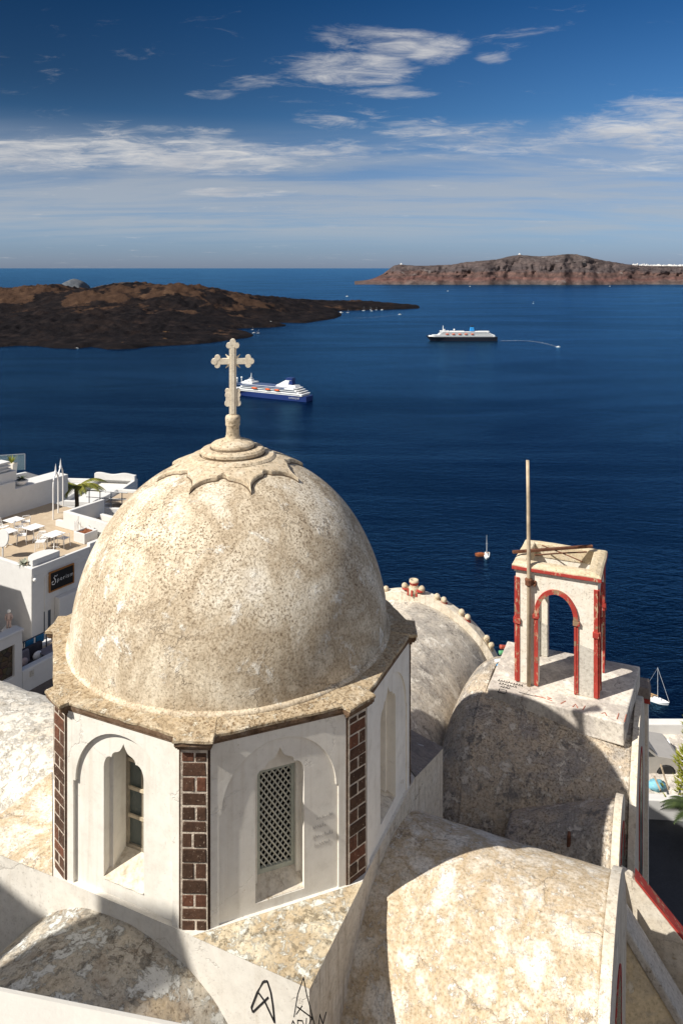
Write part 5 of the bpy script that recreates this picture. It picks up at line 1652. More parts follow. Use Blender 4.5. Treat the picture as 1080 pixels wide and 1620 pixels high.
text_part('perisma', H_ * 0.30, M['shipwhite'], sgn, Matrix.Translation((W_ * 0.30, -0.056, H_ * 0.40)) @ RX, shear=0.05)
m = MB()
sc_ = H_
m.tube([(W_ * 0.27, -0.06, H_ * 0.70), (W_ * 0.22, -0.06, H_ * 0.74), (W_ * 0.18, -0.06, H_ * 0.67), (W_ * 0.23, -0.06, H_ * 0.55), (W_ * 0.25, -0.06, H_ * 0.42), (W_ * 0.19, -0.06, H_ * 0.33), (W_ * 0.11, -0.06, H_ * 0.36), (W_ * 0.10, -0.06, H_ * 0.46), (W_ * 0.16, -0.06, H_ * 0.50)], 0.022, 6)
m.tube([(W_ * 0.29, -0.06, H_ * 0.70), (W_ * 0.32, -0.06, H_ * 0.76)], 0.014, 5)
m.build('initial_letter', M['shipwhite'], sgn)

# back volume, stepped, with vent chimney and sloping parapet
m = MB(HL); m.span((1.0, 8.0, FL - 0.1), (8.3, 9.3, -12.62)); bv = m.build('back_volume', M['hotel'], hotel, bevel=0.03)
m = MB(HL); m.span((-1.0, 8.002, FL - 0.1), (4.72, 11.5, -12.18)); m.build('upper_block', M['hotel'], hotel, bevel=0.03)
m = MB(HL); m.slab([(4.72, -15), (8.9, -15), (8.9, -13.4), (7.9, -12.95), (6.8, -12.42), (4.72, -12.3)], 9.85, 10.1, 'Y'); m.build('sloping_parapet', M['hotel'], hotel, bevel=0.02)
c = hit(7, 762, 1, 8.4)
m = MB(HL)
cx_, cz_ = c.x - 0.3, -12.18
m.span((cx_ - 0.75, 8.2, cz_), (cx_ + 0.95, 9.2, cz_ + 0.55))
for k in range(3): m.span((cx_ - 0.65, 8.3, cz_ + 0.62 + 0.2 * k), (cx_ + 0.7 - 0.05 * k, 9.1, cz_ + 0.72 + 0.2 * k))
m.span((cx_ - 0.5, 8.4, cz_ + 0.55), (cx_ + 0.5, 9.0, cz_ + 1.0))
m.build('vent_chimney', M['hotel'], hotel, bevel=0.015)
# glass railing on the upper level
ga, gb = P(-10, 735, 47.5), P(40, 743, 48.0)
gr = thing('glass_railing', 'clear glass balustrade on the hotel upper level', 'railing', (gb.x, gb.y, gb.z), math.atan2(ga.y - gb.y, ga.x - gb.x))
ln = (ga - gb).length
m = MB(); m.box((ln / 2, 0, 0.5), (ln, 0.02, 1.0)); m.build('pane', M['glass'], gr)
m = MB(); m.box((0.0, 0, 0.5), (0.03, 0.03, 1.02)); m.box((ln / 2, 0, 1.01), (ln, 0.03, 0.02)); m.build('edge_rail', M['alu'], gr)
m = MB(HL); m.span((4.72, 10.102, FL - 0.4), (6.9, 11.9, -12.86)); m.build('upper_ledge', M['hotel'], hotel, bevel=0.02)
# --- lower houses towards the sea
def house_block(name, label, u0, u1, v_top, Y, h, depth, rz=0.0, extra=None):
    a, b = P(u0, v_top, Y), P(u1, v_top, Y)
    t = thing(name, label, 'house', ((a.x + b.x) / 2, Y + depth / 2, a.z - h), rz)
    m = MB(); w_ = b.x - a.x
    m.span((-w_ / 2, -depth / 2, -16), (w_ / 2, depth / 2, h)); m.build('wall', M['hotel'], t, bevel=0.04)
    m = MB(); o2 = [(-w_ / 2, -depth / 2), (w_ / 2, -depth / 2), (w_ / 2, depth / 2), (-w_ / 2, depth / 2)]
    i2 = [(x * (1 - 0.5 / w_), y * (1 - 0.5 / depth)) for x, y in o2]
    m.slab(o2, h + 0.002, h + 0.32, 'Z', [i2[::-1]]); m.build('roof_parapet', M['hotel'], t, bevel=0.03)
    return t, w_
hb1, w1_ = house_block('sea_house', 'low white house with a wavy parapet beyond the palm', 100, 174, 801, 52.5, 3.0, 6.0, R(-8))
m = MB()
pts = [(-w1_ / 2 + w1_ * i / 24, 3.32 + 0.42 + 0.06 * math.sin(i * 0.42 + 0.6)) for i in range(25)]
m.slab([(-w1_ / 2, 3.3)] + pts + [(w1_ / 2, 3.3)], 2.4, 2.75, 'Y')
m.build('wavy_parapet', M['hotel'], hb1, bevel=0.03)
hb2, w2_ = house_block('sea_house', 'white terrace house with dark railing next to the church dome', 140, 214, 812, 47.0, 2.4, 4.0, R(-12))
m = MB()
for i in range(5): m.tube([(-w2_ / 2 + 0.3 + i * 0.75, -1.9, 2.7), (-w2_ / 2 + 0.3 + i * 0.75, -1.9, 3.75)], 0.03, 5)
m.tube([(-w2_ / 2 + 0.1, -1.9, 3.72), (w2_ / 2, -1.9, 3.72)], 0.035, 5); m.tube([(-w2_ / 2 + 0.1, -1.9, 3.3), (w2_ / 2, -1.9, 3.3)], 0.02, 5)
m.build('railing', M['shipgrey'], hb2)
m = MB(); m.slab([(-0.6, -1.0), (1.6, -1.0), (1.6, 1.2), (-0.6, 1.2)], 2.722, 2.735); m.build('roof_floor', M['terrace'], hb2)
house_block('sea_house', 'small white house behind the lantern frame', 60, 112, 793, 56.0, 2.2, 5.0, R(-5))

# --- walls dividing the terrace on the right
fw = thing('terrace_wall', 'low sunlit white wall across the right end of the terrace', 'wall', H(4.6, 0.25, FL), HA)
m = MB(); m.slab([(0, 0.85), (0.8, 0.88), (2.4, 0.90), (3.45, 0.92), (3.45, 0.35), (4.1, 0.33), (4.1, 0.0), (0, 0.0)], 0.0, 0.22, 'X'); m.build('face', M['hotel'], fw, bevel=0.03)
m = MB(); m.span((0.222, 3.2, 0.0), (2.6, 3.44, 0.92)); m.build('return', M['hotel'], fw, bevel=0.03)
m = MB(); m.span((2.0, -0.2, -0.3), (2.2, 2.9, 0.30)); m.build('step', M['hotel'], fw, bevel=0.02)

# --- furniture
def table_proto():
    t = thing('terrace_table', '', 'table', group='white square tables on the hotel terrace')
    m = MB(); m.box((0, 0, 0.73), (0.80, 0.78, 0.03)); m.build('table_top', M['furn'], t, bevel=0.008)
    m = MB(); m.tube([(0, 0, 0.05), (0, 0, 0.72)], 0.03, 8); m.build('pedestal', M['furn'], t)
    m = MB()
    for k in range(4):
        a = k * math.pi / 2 + math.pi / 4
        m.tube([(0, 0, 0.10), (0.30 * math.cos(a), 0.30 * math.sin(a), 0.02)], 0.02, 6)
    m.build('foot', M['furn'], t)
    return t
def chair_proto():
    t = thing('terrace_chair', '', 'chair', group='white metal chairs around the terrace tables')
    m = MB(); m.box((0, 0, 0.45), (0.44, 0.42, 0.03)); m.build('seat', M['furn'], t, bevel=0.01)
    m = MB()
    m.tube([(-0.21, 0.21, 0.45), (-0.20, 0.27, 0.70), (-0.16, 0.29, 0.85), (0.16, 0.29, 0.85), (0.20, 0.27, 0.70), (0.21, 0.21, 0.45)], 0.016, 6)
    for x in (-0.1, -0.033, 0.033, 0.1): m.tube([(x, 0.21, 0.46), (x, 0.285, 0.84)], 0.010, 5)
    m.build('backrest', M['furn'], t)
    m = MB()
    for s in (-1, 1): m.tube([(s * 0.22, -0.18, 0.45), (s * 0.24, -0.17, 0.66), (s * 0.22, 0.25, 0.68)], 0.013, 5)
    m.build('armrest', M['furn'], t)
    for sx in (-1, 1):
        for sy in (-1, 1):
            m = MB(); m.tube([(sx * 0.2, sy * 0.19, 0.44), (sx * 0.23, sy * 0.23, 0.0)], 0.016, 6); m.build('leg', M['furn'], t)
    return t
tp, cp = table_proto(), chair_proto()
tabs = [(86, 844, 'white terrace table closest to the planter box'), (53.5, 833, 'white terrace table in the middle of the front row'), (23, 821.5, 'white terrace table set farthest back'), (11, 840, 'white terrace table cut by the left edge, behind the round disc')]
for i, (u, v, lab) in enumerate(tabs):
    w0 = Pz(u, v, FL + 0.75)
    o_ = tp if i == 0 else dup(tp)
    o_['label'] = lab; o_.location = (w0.x, w0.y, FL); o_.rotation_euler = (0, 0, HA)
chs = [(65, 856, -50, 'white chair at the near left side of the table by the planter'), (101, 851, 100, 'white chair tucked under the right side of the table by the planter'), (35, 846, -40, 'white chair turned towards the viewer in front of the middle table'), (31, 833, 60, 'white chair between the middle and the farthest table'), (41, 825, 150, 'white chair behind the middle table'), (6, 833, 20, 'white chair at the far left edge behind the cut off table'), (72, 850, 120, 'white chair half hidden under the table by the planter')]
for i, (u, v, rz, lab) in enumerate(chs):
    w0 = Pz(u, v, FL + 0.45)
    o_ = cp if i == 0 else dup(cp)
    o_['label'] = lab; o_.location = (w0.x, w0.y, FL); o_.rotation_euler = (0, 0, HA + R(rz))
# round disc on a pole
w0 = P(5, 851, 36.5)
t = thing('disc_sign', 'plain pale round disc on a thin pole at the left edge of the terrace', 'disc sign', (w0.x, w0.y, FL))
m = MB(); m.tube([(0, 0, 0), (0, 0, 1.0)], 0.04, 8); m.build('pole', M['furn'], t)
m = MB(); m.lathe([(0, -0.03), (0.40, -0.03), (0.42, 0), (0.40, 0.03), (0, 0.03)], 32, Matrix.Translation((0, -0.03, w0.z - FL)) @ Matrix.Rotation(R(-25), 4, 'Z') @ Matrix.Rotation(R(80), 4, 'X')); m.build('disc', M['hotel'], t, smooth=False)
# rounded white planting bed, agave and red succulent
b0 = hit(22, 893, 2, FL); b1 = hit(76, 879, 2, FL)
bx = thing('planting_bed', 'rounded white masonry bed at the terrace corner', 'planter', H(0, 0, FL), HA)
m = MB()
pts = []
for i in range(24):
    a = math.pi * i / 23
    pts.append((0.75 - 0.50 * math.cos(a) if False else 0.95 + 0.95 * math.cos(math.pi - a) * 0.75, 0.45 + 0.55 * math.sin(a)))
m.slab([(0.2, 0.2)] + pts + [(1.7, 0.2)], 0.0, 0.42); m.build('bed_wall', M['hotel'], bx, bevel=0.08, seg=3)
def leafy(m, c, n, L, w_, spread, rs, lift=0.3, droop=0.3):
    """long tapered leaves arching out of one point"""
    for i in range(n):
        a = rs.uniform(0, 2 * math.pi); up = rs.uniform(lift, 1.0)
        d = Vector((math.cos(a) * spread, math.sin(a) * spread, up)).normalized()
        s = Vector((-math.sin(a), math.cos(a), 0))
        l = L * rs.uniform(0.6, 1.1)
        prev = None
        for k in range(5):
            q = k / 4
            p = Vector(c) + d * l * q + Vector((0, 0, -droop * l * q * q))
            ww = w_ * (1 - q) ** 0.7 + 0.002
            cur = (m.v(p - s * ww), m.v(p + s * ww))
            if prev: m.f([prev[0], prev[1], cur[1], cur[0]])
            prev = cur
def leafmat(name, c0, c1):
    m, nt, b = newmat(name)
    rnd = N(nt, 'ShaderNodeNewGeometry').outputs['Random Per Island']
    co = N(nt, 'ShaderNodeTexCoord').outputs['Object']
    k = mth(nt, 'ADD', mth(nt, 'MULTIPLY', rnd, 0.6), mth(nt, 'MULTIPLY', nz(nt, co, 2.5, 3), 0.4))
    nt.links.new(ramp(nt, k, [(0.15, c0), (0.75, c1)]), b.inputs['Base Color'])
    b.inputs['Roughness'].default_value = 0.65
    b.inputs['Specular IOR Level'].default_value = 0.2
    return m
M['agave'] = leafmat('grey_green_leaf', (0.20, 0.22, 0.17), (0.36, 0.37, 0.30))
M['redleaf'] = leafmat('red_succulent_leaf', (0.22, 0.06, 0.03), (0.42, 0.16, 0.07))
M['palm'] = leafmat('palm_leaf', (0.07, 0.085, 0.015), (0.20, 0.19, 0.03))
M['green'] = leafmat('dark_green_leaf', (0.015, 0.028, 0.010), (0.05, 0.07, 0.022))
M['lime'] = leafmat('yellow_green_leaf', (0.12, 0.15, 0.015), (0.34, 0.34, 0.04))
M['terracotta'] = simple('brown_soil', (0.22, 0.075, 0.03), 0.95, var=0.4, scale=20, bump=0.03)
M['trunk'] = simple('palm_trunk', (0.12, 0.085, 0.055), 0.9, var=0.4, scale=12, bump=0.03)
rs = random.Random(5)
def plant(name, label, cat, loc, builder, pot=None):
    t = thing(name, label, cat, loc)
    m = MB(); builder(m); m.build('foliage', builder.mat, t, weld=False)
    if pot: pot(t)
    return t
def mk(n, L, w_, spread, lift, droop, mat, c=(0, 0, 0)):
    def f(m): leafy(m, c, n, L, w_, spread, rs, lift, droop)
    f.mat = mat
    return f
w0 = P(38, 890, 35.3); plant('agave', 'round grey green agave at the terrace corner', 'agave', (w0.x, w0.y, FL + 0.15), mk(60, 0.40, 0.05, 1.0, 0.0, 0.1, M['agave']))
w0 = P(64, 890, 35.7); plant('red_succulent', 'spiky rust red succulent beside the agave', 'succulent', (w0.x, w0.y, FL + 0.1), mk(70, 0.50, 0.022, 1.0, 0.1, 0.1, M['redleaf']))
# box planter with brown soil and its small white gate
w0 = Pz(136, 855, FL)
t = thing('box_planter', 'square white planter box filled with brown soil', 'planter', (w0.x, w0.y, FL), HA)
m = MB(); m.slab([(-0.42, -0.42), (0.42, -0.42), (0.42, 0.42), (-0.42, 0.42)], 0, 0.52, 'Z', [[(-0.34, -0.34), (-0.34, 0.34), (0.34, 0.34), (0.34, -0.34)]]); m.build('box', M['hotel'], t, bevel=0.02)
m = MB(); m.grid(lambda a, b: (-0.34 + 0.68 * a, -0.34 + 0.68 * b, 0.45 + 0.06 * noise.noise(Vector((a * 5, b * 5, 0)))), 10, 10); m.build('soil', M['terracotta'], t)
w0 = Pz(121, 847, FL)
t = thing('small_gate', 'small white picket gate beside the planter box', 'gate', (w0.x, w0.y, FL), HA + R(40))
for k in range(6):
    m = MB(); x = -0.42 + 0.17 * k; m.tube([(x, 0, 0), (x, 0, 0.72 + 0.14 * (k in (0, 5))), (x, 0, 0.78 + 0.14 * (k in (0, 5)))], [0.016, 0.016, 0.004], 6); m.build('picket', M['furn'], t)
m = MB(); m.box((0, 0, 0.18), (0.9, 0.025, 0.035)); m.box((0, 0, 0.58), (0.9, 0.02, 0.03)); m.build('rail', M['furn'], t)
w0 = Pz(148, 848, FL); plant('agave', 'small grey agave behind the box planter', 'agave', (w0.x, w0.y, FL + 0.35), mk(40, 0.42, 0.05, 1.0, 0.1, 0.1, M['agave']))
# bowl of succulents on the ledge, potted plants by the glass
def bowl(t):
    m = MB(); m.lathe([(0.0, -0.30), (0.22, -0.30), (0.36, -0.18), (0.40, -0.03), (0.36, -0.03), (0.32, -0.06), (0, -0.06)], 24); m.build('bowl', M['furn'], t, smooth=False)
c = hit(47, 770, 2, -12.62); w0 = H(c.x, 8.45, 0)
plant('bowl_plant', 'dark green succulents in a wide white bowl on the ledge', 'potted plant', (w0.x, w0.y, -12.30), mk(90, 0.42, 0.03, 1.1, 0.0, 0.15, M['green']), bowl)
def pot(t):
    m = MB(); m.lathe([(0, -0.75), (0.27, -0.75), (0.34, 0.0), (0.28, 0.0), (0.26, -0.05), (0, -0.05)], 4, a0=0.6); m.build('pot', M['tower_white'], t)
w0 = P(19, 733, 46.0); plant('potted_grass', 'orange tipped plant in a tapering white pot by the glass', 'potted plant', w0, mk(60, 0.62, 0.02, 0.5, 0.5, 0.1, M['lime']), pot)
# white lantern frame: three legs and two pointed arches
w0 = Pz(84.5, 822, FL); w1 = Pz(100, 802, FL)
dd = (w1 - w0); L_ = dd.length
t = thing('garden_arch', 'tall white metal frame of two pointed gothic arches', 'garden arch', (w0.x, w0.y, FL), math.atan2(dd.y, dd.x))
def arc(x0, x1, z0, z1, n=10):
    pts = []
    for i in range(n + 1):
        q = i / n
        pts.append((x0 + (x1 - x0) * (1 - math.cos(q * math.pi / 2)), 0, z0 + (z1 - z0) * math.sin(q * math.pi / 2)))
    return pts
for x in (0, L_ / 2, L_):
    m = MB(); m.tube([(x, 0, 0), (x, 0, 1.75)], 0.04, 6); m.build('leg', M['furn'], t)
for x0, x1 in ((0, L_ / 2), (L_ / 2, L_)):
    xm = (x0 + x1) / 2
    m = MB(); m.tube(arc(x0, xm, 1.75, 2.45), 0.042, 6); m.tube(arc(x1, xm, 1.75, 2.45), 0.042, 6); m.lathe([(0.06, 2.40), (0.085, 2.5), (0.05, 2.62), (0.03, 2.8), (0.0, 3.0)], 8, Matrix.Translation((xm, 0, 0)))
    m.build('pointed_arch', M['furn'], t)
# palms
def palm(name, label, loc, hgt, n, L, mat=None):
    t = thing(name, label, 'palm', loc)
    m = MB(); m.tube([(0, 0, 0), (0.05, 0, hgt * 0.5), (0, 0, hgt)], [0.16, 0.12, 0.13], 10); m.build('trunk', M['trunk'], t)
    m = MB()
    r2 = random.Random(hash(name) % 97 if False else 13)
    for i in range(n):
        a = 2 * math.pi * i / n + r2.uniform(-0.2, 0.2); up = r2.uniform(0.15, 1.1)
        d = Vector((math.cos(a), math.sin(a), 0))
        pts = []
        for k in range(15):
            q = k / 14
            pts.append(Vector((0, 0, hgt)) + d * L * q + Vector((0, 0, L * (up * q - (0.55 + 0.35 * up) * q * q))))
        for k in range(1, 15):
            p = pts[k]; tg = (pts[k] - pts[k - 1]).normalized()
            s = tg.cross(Vector((0, 0, 1))).normalized()
            l = L * 0.28 * math.sin(math.pi * min(0.95, 0.15 + 0.8 * k / 14))
            for sg in (-1, 1):
                for off in (0, 0.5):
                    p2 = p + (pts[k - 1] - p) * off
                    tip = p2 + s * sg * l * 0.8 + tg * l * 0.6 + Vector((0, 0, -l * 0.35))
                    bw = tg * 0.028 * L
                    m.poly([p2 - bw, p2 + bw, tip])
        m.tube(pts, [0.03 * (1 - k / 16) for k in range(15)], 4)
    m.build('crown', mat or M['palm'], t, weld=False)
    return t
w0 = P(121, 795, 47.5)
palm('palm_tree', 'short yellow green palm standing against the dark sea', (w0.x, w0.y, w0.z - 1.1), 2.0, 15, 1.9)
# white figurine by the shaded hotel wall
w0 = hit(14.5, 990, 0, -0.5); wf = H(-0.5, w0.y, w0.z)
t = thing('figurine', 'small pinkish figurine against the shaded hotel wall', 'statue', (wf.x, wf.y, wf.z - 0.1))
M['pink'] = simple('pinkish_stone', (0.55, 0.42, 0.38), 0.8, var=0.15, scale=8)
m = MB()
for s in (-1, 1): m.tube([(s * 0.07, 0, 0.0), (s * 0.06, 0, 0.28), (s * 0.05, 0, 0.42)], [0.045, 0.055, 0.07], 8)
m.tube([(0, 0, 0.38), (0, 0, 0.52), (0, 0, 0.64), (0, 0, 0.68)], [0.10, 0.095, 0.12, 0.04], 10)
for s in (-1, 1): m.tube([(s * 0.12, 0, 0.63), (s * 0.17, -0.02, 0.48), (s * 0.13, -0.06, 0.38)], [0.04, 0.033, 0.025], 6)
m.build('body', M['pink'], t, smooth=True)
m = MB(); m.ball((0, 0, 0.77), 0.085, n=8); m.build('head', M['furn'], t, smooth=True)
m = MB(); m.box((0, 0, -0.6), (0.5, 0.5, 1.2)); m.build('plinth', M['hotel'], t)

# unseen block added beyond the left edge, outline shaped to shade the hotel wall
sv = TO_SUN * 6.0
an = thing('hotel_shade_block', 'unseen white block added beyond the left edge, its sloping top shaped to shade the hotel', 'house', (K.x + sv.x, K.y + sv.y, HZ), HA)
m = MB(Matrix.Translation((0, 0, -HZ)))
m.slab([(9, -10.9), (2.3, -10.87), (0.8, -10.8), (0.12, -11.9), (-0.15, -12.8), (-0.15, HZ), (9, HZ)], -1.8, -0.02, 'X')
m.build('wall', M['hotel'], an, bevel=0.02)
m = MB(Matrix.Translation((0, 0, -HZ))); m.span((-0.02, 3.0, -14.6), (0.02, 3.9, -13.2)); w1 = m.build('window', M['deckblue'], an)

sw = Vector((-10.5, 28.3, -14.3)) + TO_SUN * 9.0  # added unseen block, placed to keep the courtyard furniture in shade
sh = thing('courtyard_shade_block', 'tall white block added unseen beyond the left edge to shade the courtyard', 'house', (sw.x, sw.y, HZ), math.atan2(RT.y, RT.x))
m = MB(); m.span((-2.2, -3.0, 0), (2.3, 0.0, sw.z + 0.9 - HZ)); m.build('wall', M['hotel'], sh, bevel=0.03)
for x in (-1.2, 0.8):
    m = MB(); m.span((x - 0.4, -0.01, 8.0), (x + 0.4, 0.05, 9.3)); w1 = m.build('window', M['deckblue'], sh)
# --- courtyard wall with dark stone panel, lower left
c0_ = Vector((-11.14, 26.0, 0))
cw = thing('courtyard_wall', 'white framed wall with a dark rubble stone panel at the left edge', 'wall', (c0_.x, c0_.y, -16.0), HA)
CL = Matrix.Translation((0, 0, 16.0))
m = MB(CL); m.slab([(-4.0, -16), (0.14, -16), (0.14, -12.62), (-4.0, -12.62)], 0.0, 0.35, 'Y', [[(-4.0 + 0.1, -14.05), (-4.0 + 0.1, -12.95), (-0.16, -12.95), (-0.16, -14.05)]]); m.build('frame', M['hotel'], cw, bevel=0.02)
m = MB(CL); m.span((-4.1, -0.03, -12.62), (0.20, 0.42, -12.52)); m.build('coping', M['hotel'], cw, bevel=0.03)
def rubble_mat():
    m, nt, b = newmat('dark_rubble_stone')
    co = N(nt, 'ShaderNodeTexCoord').outputs['Object']
    v = N(nt, 'ShaderNodeTexVoronoi', {'feature': 'F1'}, Vector=co, Scale=5.0)
    v2 = N(nt, 'ShaderNodeTexVoronoi', {'feature': 'DISTANCE_TO_EDGE'}, Vector=co, Scale=5.0)
    c = mixc(nt, 0.85, (0.10, 0.075, 0.055), v.outputs['Color'], 'MULTIPLY')
    c = mixc(nt, 0.5, c, (0.08, 0.06, 0.045))
    c = mixc(nt, sstep(nt, v2.outputs[0], 0.02, 0.06, 1.0, 0.0), c, (0.02, 0.016, 0.013))
    nt.links.new(c, b.inputs['Base Color']); b.inputs['Roughness'].default_value = 0.95
    bp = N(nt, 'ShaderNodeBump', None, Strength=1.0, Distance=0.06, Height=v2.outputs[0]); nt.links.new(bp.outputs[0], b.inputs['Normal'])
    return m
M['rubble'] = rubble_mat()
m = MB(CL); m.span((-3.9, 0.12, -14.05), (-0.16, 0.25, -12.95)); m.build('stone_panel', M['rubble'], cw)
lw = thing('low_wall', 'low white wall in front of the dark seating', 'wall', (c0_.x, c0_.y, -16.0), HA)
m = MB(CL); m.slab([(0.145, 0.02), (3.2, 0.02), (3.2, 0.32), (0.145, 0.32)], -16.5, -14.02); m.build('face', M['hotel'], lw, bevel=0.05, seg=3)
m = MB(CL); m.span((0.45, -0.01, -14.35), (0.60, 0.02, -14.15)); m.build('vent', M['grey_patch'], lw)
cy = thing('courtyard', 'small paved courtyard between the low wall and the hotel', 'courtyard', (c0_.x, c0_.y, -16.0), HA)
m = MB(CL); m.span((-0.85, 0.45, -17.5), (4.5, 2.7, -15.05)); m.build('paving', M['terrace'], cy)
m = MB(CL); m.span((-0.85, 2.702, -17.5), (4.5, 2.95, -14.95)); m.build('kerb', M['hotel'], cy, bevel=0.03)
m = MB(CL); m.span((-5, 2.96, -18), (5.5, 8.0, -17.3)); m.build('lower_yard', M['platform'], cy)
M['darkfab'] = simple('dark_cushion_fabric', (0.045, 0.042, 0.05), 0.9, var=0.3, scale=5)
M['greyfab'] = simple('grey_lilac_cover', (0.20, 0.18, 0.20), 0.9, var=0.2, scale=5)
M['bluefab'] = simple('bright_blue_towel', (0.02, 0.15, 0.30), 0.8, var=0.25, scale=5)
def hw(x, y, z): return (Matrix.Translation((c0_.x, c0_.y, 0)) @ Matrix.Rotation(HA, 4, 'Z')) @ Vector((x, y, z))
t = thing('outdoor_sofa', 'dark cushioned outdoor sofa behind the low white wall', 'sofa', hw(1.2, 1.3, -15.05), HA)
m = MB(); m.box((0, 0, 0.22), (1.9, 0.85, 0.34)); m.build('seat', M['darkfab'], t, bevel=0.05)
m = MB(); m.box((0, 0.38, 0.6), (1.9, 0.16, 0.5)); m.build('backrest', M['darkfab'], t, bevel=0.05)
for x in (-0.6, 0.0, 0.6):
    m = MB(); m.ball((x, 0.15, 0.48), 0.2, sq=(1, 0.5, 0.8), n=8); m.build('pillow', M['furn'] if x else M['pink'], t, smooth=True)
t = thing('parasol', 'folded grey lilac parasol cover beside the blue towels', 'parasol', hw(1.15, 1.55, -15.05), HA)
m = MB(); m.box((0, 0, 0.55), (0.8, 0.12, 0.62), top=(0.85, 1)); m.build('cover', M['greyfab'], t, bevel=0.05)
m = MB(); m.tube([(0, 0, 0), (0, 0, 0.95)], 0.035, 8); m.build('pole', M['shipgrey'], t)
t = thing('towel_rack', 'rack of bright blue towels near the cornice', 'towel rack', hw(2.1, 2.0, -15.05), HA)
m = MB(); m.tube([(-0.5, 0, 0), (-0.5, 0, 0.92), (0.5, 0, 0.92), (0.5, 0, 0)], 0.03, 6); m.build('rail', M['shipgrey'], t)
for x in (-0.25, 0.2):
    m = MB(); m.box((x, 0, 0.76), (0.34, 0.10, 0.30)); m.build('towel', M['bluefab'], t, bevel=0.03)
t = thing('deck_table', 'low dark table behind the low white wall', 'table', hw(2.4, 1.2, -15.05), HA)
m = MB(); m.box((0, 0, 0.55), (1.1, 0.7, 0.05)); m.build('table_top', M['greyfab'], t)
for sx in (-1, 1):
    for sy in (-1, 1):
        m = MB(); m.tube([(sx * 0.48, sy * 0.28, 0), (sx * 0.48, sy * 0.28, 0.53)], 0.03, 6); m.build('leg', M['darkfab'], t)
# a slice of blue pool behind the stone panel
M['pool'] = simple('pool_water', (0.01, 0.09, 0.19), 0.1, var=0.1)
t = thing('plunge_pool', 'sliver of dark blue plunge pool behind the stone panel wall', 'pool', (c0_.x, c0_.y, -16.0), HA)
m = MB(CL); m.span((-4.0, 0.5, -14.7), (-0.9, 2.9, -12.85)); m.build('basin', M['hotel'], t, bevel=0.03)
m = MB(CL); m.span((-3.8, 0.7, -12.848), (-1.1, 2.7, -12.84)); m.build('water', M['pool'], t)

# ================================================================= BELOW THE FACADE, ON THE RIGHT
m = MB()
m.poly([(4, 8, -19.05), (40, 8, -19.05), (40, 25.6, -19.05), (4, 30.0, -19.05)])
tag(m.build('street', M['asphalt'], None), kind='structure')
# white wall along the street, its parking nook behind
a, b = Pz(1025, 1290, -19.0), Pz(1100, 1287, -19.0)
t = thing('street_wall', 'curved low white wall below the palm at the right edge', 'wall', (a.x, a.y, -19.0))
m = MB()
o_, i_ = [], []
for k in range(21):
    q = k / 20
    x = -3.0 + 8.0 * q; y = -0.8 * q ** 2
    o_.append((x, y)); i_.append((x, y + 0.35))
m.slab(o_ + i_[::-1], -0.1, 0.62); m.build('face', M['hotel'], t, bevel=0.05, seg=3)
nook = thing('parking_nook', 'pale paved parking nook with a white back wall', 'parking bay', (a.x, a.y, -19.0))
m = MB(); m.span((-4, 0.4, -0.3), (5.5, 4.2, 0.2)); m.build('paving', M['platform'], nook)
m = MB(); m.span((-4, 4.2, -3), (6.0, 4.6, 0.62)); m.build('back_wall', M['hotel'], nook, bevel=0.04)
# parked car, mostly hidden by the facade pilaster
wc = P(1053, 1224, 28.0)
car = thing('parked_car', 'pale grey car parked behind the facade with one wheel showing', 'car', (wc.x - 1.25, wc.y + 0.78, wc.z - 0.33), 0.0)
M['carpaint'] = simple('pale_grey_car_paint', (0.36, 0.34, 0.31), 0.35, var=0.05, spec=0.5)
M['tyre'] = simple('black_tyre', (0.02, 0.02, 0.02), 0.85)
M['carglass'] = simple('dark_car_glass', (0.02, 0.025, 0.03), 0.1, spec=0.6)
m = MB()
side = [(-1.95, 0.30), (-1.98, 0.75), (-1.75, 0.92), (-1.3, 0.95), (-0.75, 1.42), (0.35, 1.45), (0.95, 0.98), (1.75, 0.86), (1.98, 0.62), (1.98, 0.30), (1.62, 0.28)]
for k in range(9):
    an_ = math.pi * k / 8; side.append((1.25 + 0.37 * math.cos(an_), 0.30 + 0.37 * math.sin(an_)))
side += [(0.86, 0.28), (-0.86, 0.28)]
for k in range(9):
    an_ = math.pi * k / 8; side.append((-1.25 + 0.37 * math.cos(an_), 0.30 + 0.37 * math.sin(an_)))
m.slab(side, -0.80, 0.80, 'Y'); body = m.build('body', M['carpaint'], car, bevel=0.06, seg=3, ang=30)
m = MB(); m.slab([(-1.15, 0.97), (-0.72, 1.36), (0.32, 1.39), (0.82, 0.99)], -0.812, 0.812, 'Y'); m.build('side_window', M['carglass'], car)
m = MB(); m.poly([(0.42, -0.70, 1.425), (0.92, -0.72, 1.02), (0.92, 0.72, 1.02), (0.42, 0.70, 1.425)]); m.build('windscreen', M['carglass'], car, loc=(0.012, 0, 0.012))
for sx in (-1.25, 1.25):
    for sy in (-0.74, 0.74):
        WM = Matrix.Rotation(R(90), 4, 'X')
        m = MB(); m.lathe([(0.20, -0.1), (0.30, -0.1), (0.33, -0.06), (0.33, 0.06), (0.30, 0.1), (0.20, 0.1)], 24, WM); wl = m.build('wheel', M['tyre'], car, loc=(sx, sy, 0.33))
        m = MB(); m.lathe([(0, -0.085), (0.06, -0.09), (0.09, -0.06), (0.17, -0.07), (0.205, -0.095), (0.205, 0.095), (0.17, 0.07), (0.09, 0.06), (0.06, 0.09), (0, 0.085)], 20, WM); m.build('rim', M['alu'], wl)
for s in (-1, 1):
    m = MB(); m.ball((1.92, s * 0.58, 0.66), 0.12, sq=(0.5, 1.3, 0.7), n=8); m.build('headlight', M['furn'], car, smooth=True)
wb = P(1043, 1191, 28.6)
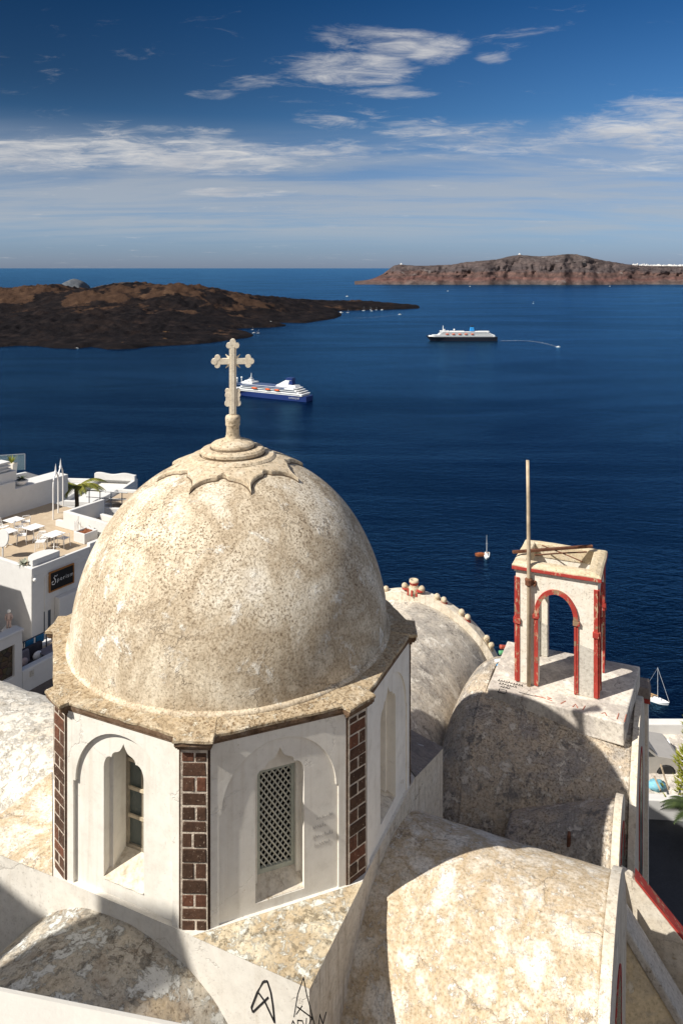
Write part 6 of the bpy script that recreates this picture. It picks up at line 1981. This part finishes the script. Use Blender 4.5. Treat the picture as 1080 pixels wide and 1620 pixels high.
t = thing('blue_cover', 'dark blue rounded cover lying on the nook wall', 'cover', (wb.x, wb.y + 0.4, wb.z - 0.1))
m = MB(); m.ball((0, 0, 0.1), 0.36, sq=(1, 0.7, 0.42), n=12, rough=0.15); m.build('fabric', M['boatblue'], t, smooth=True)
for i, (ua, va, ub, vb) in enumerate(((1044, 1209, 1057, 1250), (1034, 1228, 1044, 1251))):
    a_, b_ = P(ua, va, 26.9), P(ub, vb, 26.4)
    m = MB(); m.tube([(0, 0, 0), a_ - b_], 0.035, 6)
    tag(m.build('wooden_pole', M['wood_grey'], None, loc=b_), ['longer bare wooden pole leaning in front of the parked car', 'shorter bare wooden pole leaning next to the facade'][i], 'pole')
wb = Pz(1038, 1247, -18.75)
t = thing('blue_bag', 'pale blue bag on the ground by the leaning poles', 'bag', (wb.x, wb.y, -18.8))
m = MB(); m.ball((0, 0, 0.16), 0.26, sq=(1.2, 0.8, 0.65), n=10, rough=0.35); m.build('sack', simple('pale_blue_plastic', (0.18, 0.42, 0.52), 0.5), t, smooth=True)
# feathery conifer and palm at the right edge
def conifer(loc, h, r, label):
    t = thing('conifer', label, 'conifer', loc)
    m = MB(); m.tube([(0, 0, 0), (0, 0, h * 0.85)], [0.12, 0.03], 8); m.build('trunk', M['trunk'], t)
    m = MB(); r2 = random.Random(4)
    for i in range(900):
        q = r2.random() ** 0.8
        z = h * (0.08 + 0.92 * q); rr = r * (1 - q * 0.78) * (0.55 + 0.5 * r2.random()) * (1 + 0.25 * math.sin(z * 5 + r2.random()))
        a = r2.uniform(0, 2 * math.pi)
        c = Vector((rr * math.cos(a), rr * math.sin(a), z))
        for k in range(5):
            d = Vector((math.cos(a) + r2.uniform(-0.7, 0.7), math.sin(a) + r2.uniform(-0.7, 0.7), r2.uniform(0.2, 1.3))).normalized()
            s = d.cross(Vector((r2.uniform(-1, 1), r2.uniform(-1, 1), 0.3))).normalized()
            l = r2.uniform(0.10, 0.24)
            m.poly([c - s * 0.022, c + s * 0.022, c + d * l])
    m.build('crown', M['lime'], t, weld=False)
wt = P(1101, 1240, 25.6)
conifer((wt.x, wt.y, wt.z - 0.8), 3.1, 0.85, 'feathery yellow green conifer at the right edge')
wt = P(1104, 1300, 24.6)
palm('palm_tree', 'dark green palm below the conifer at the right edge', (wt.x, wt.y, -19.0), wt.z + 19.0 + 0.3, 18, 1.15, M['green'])
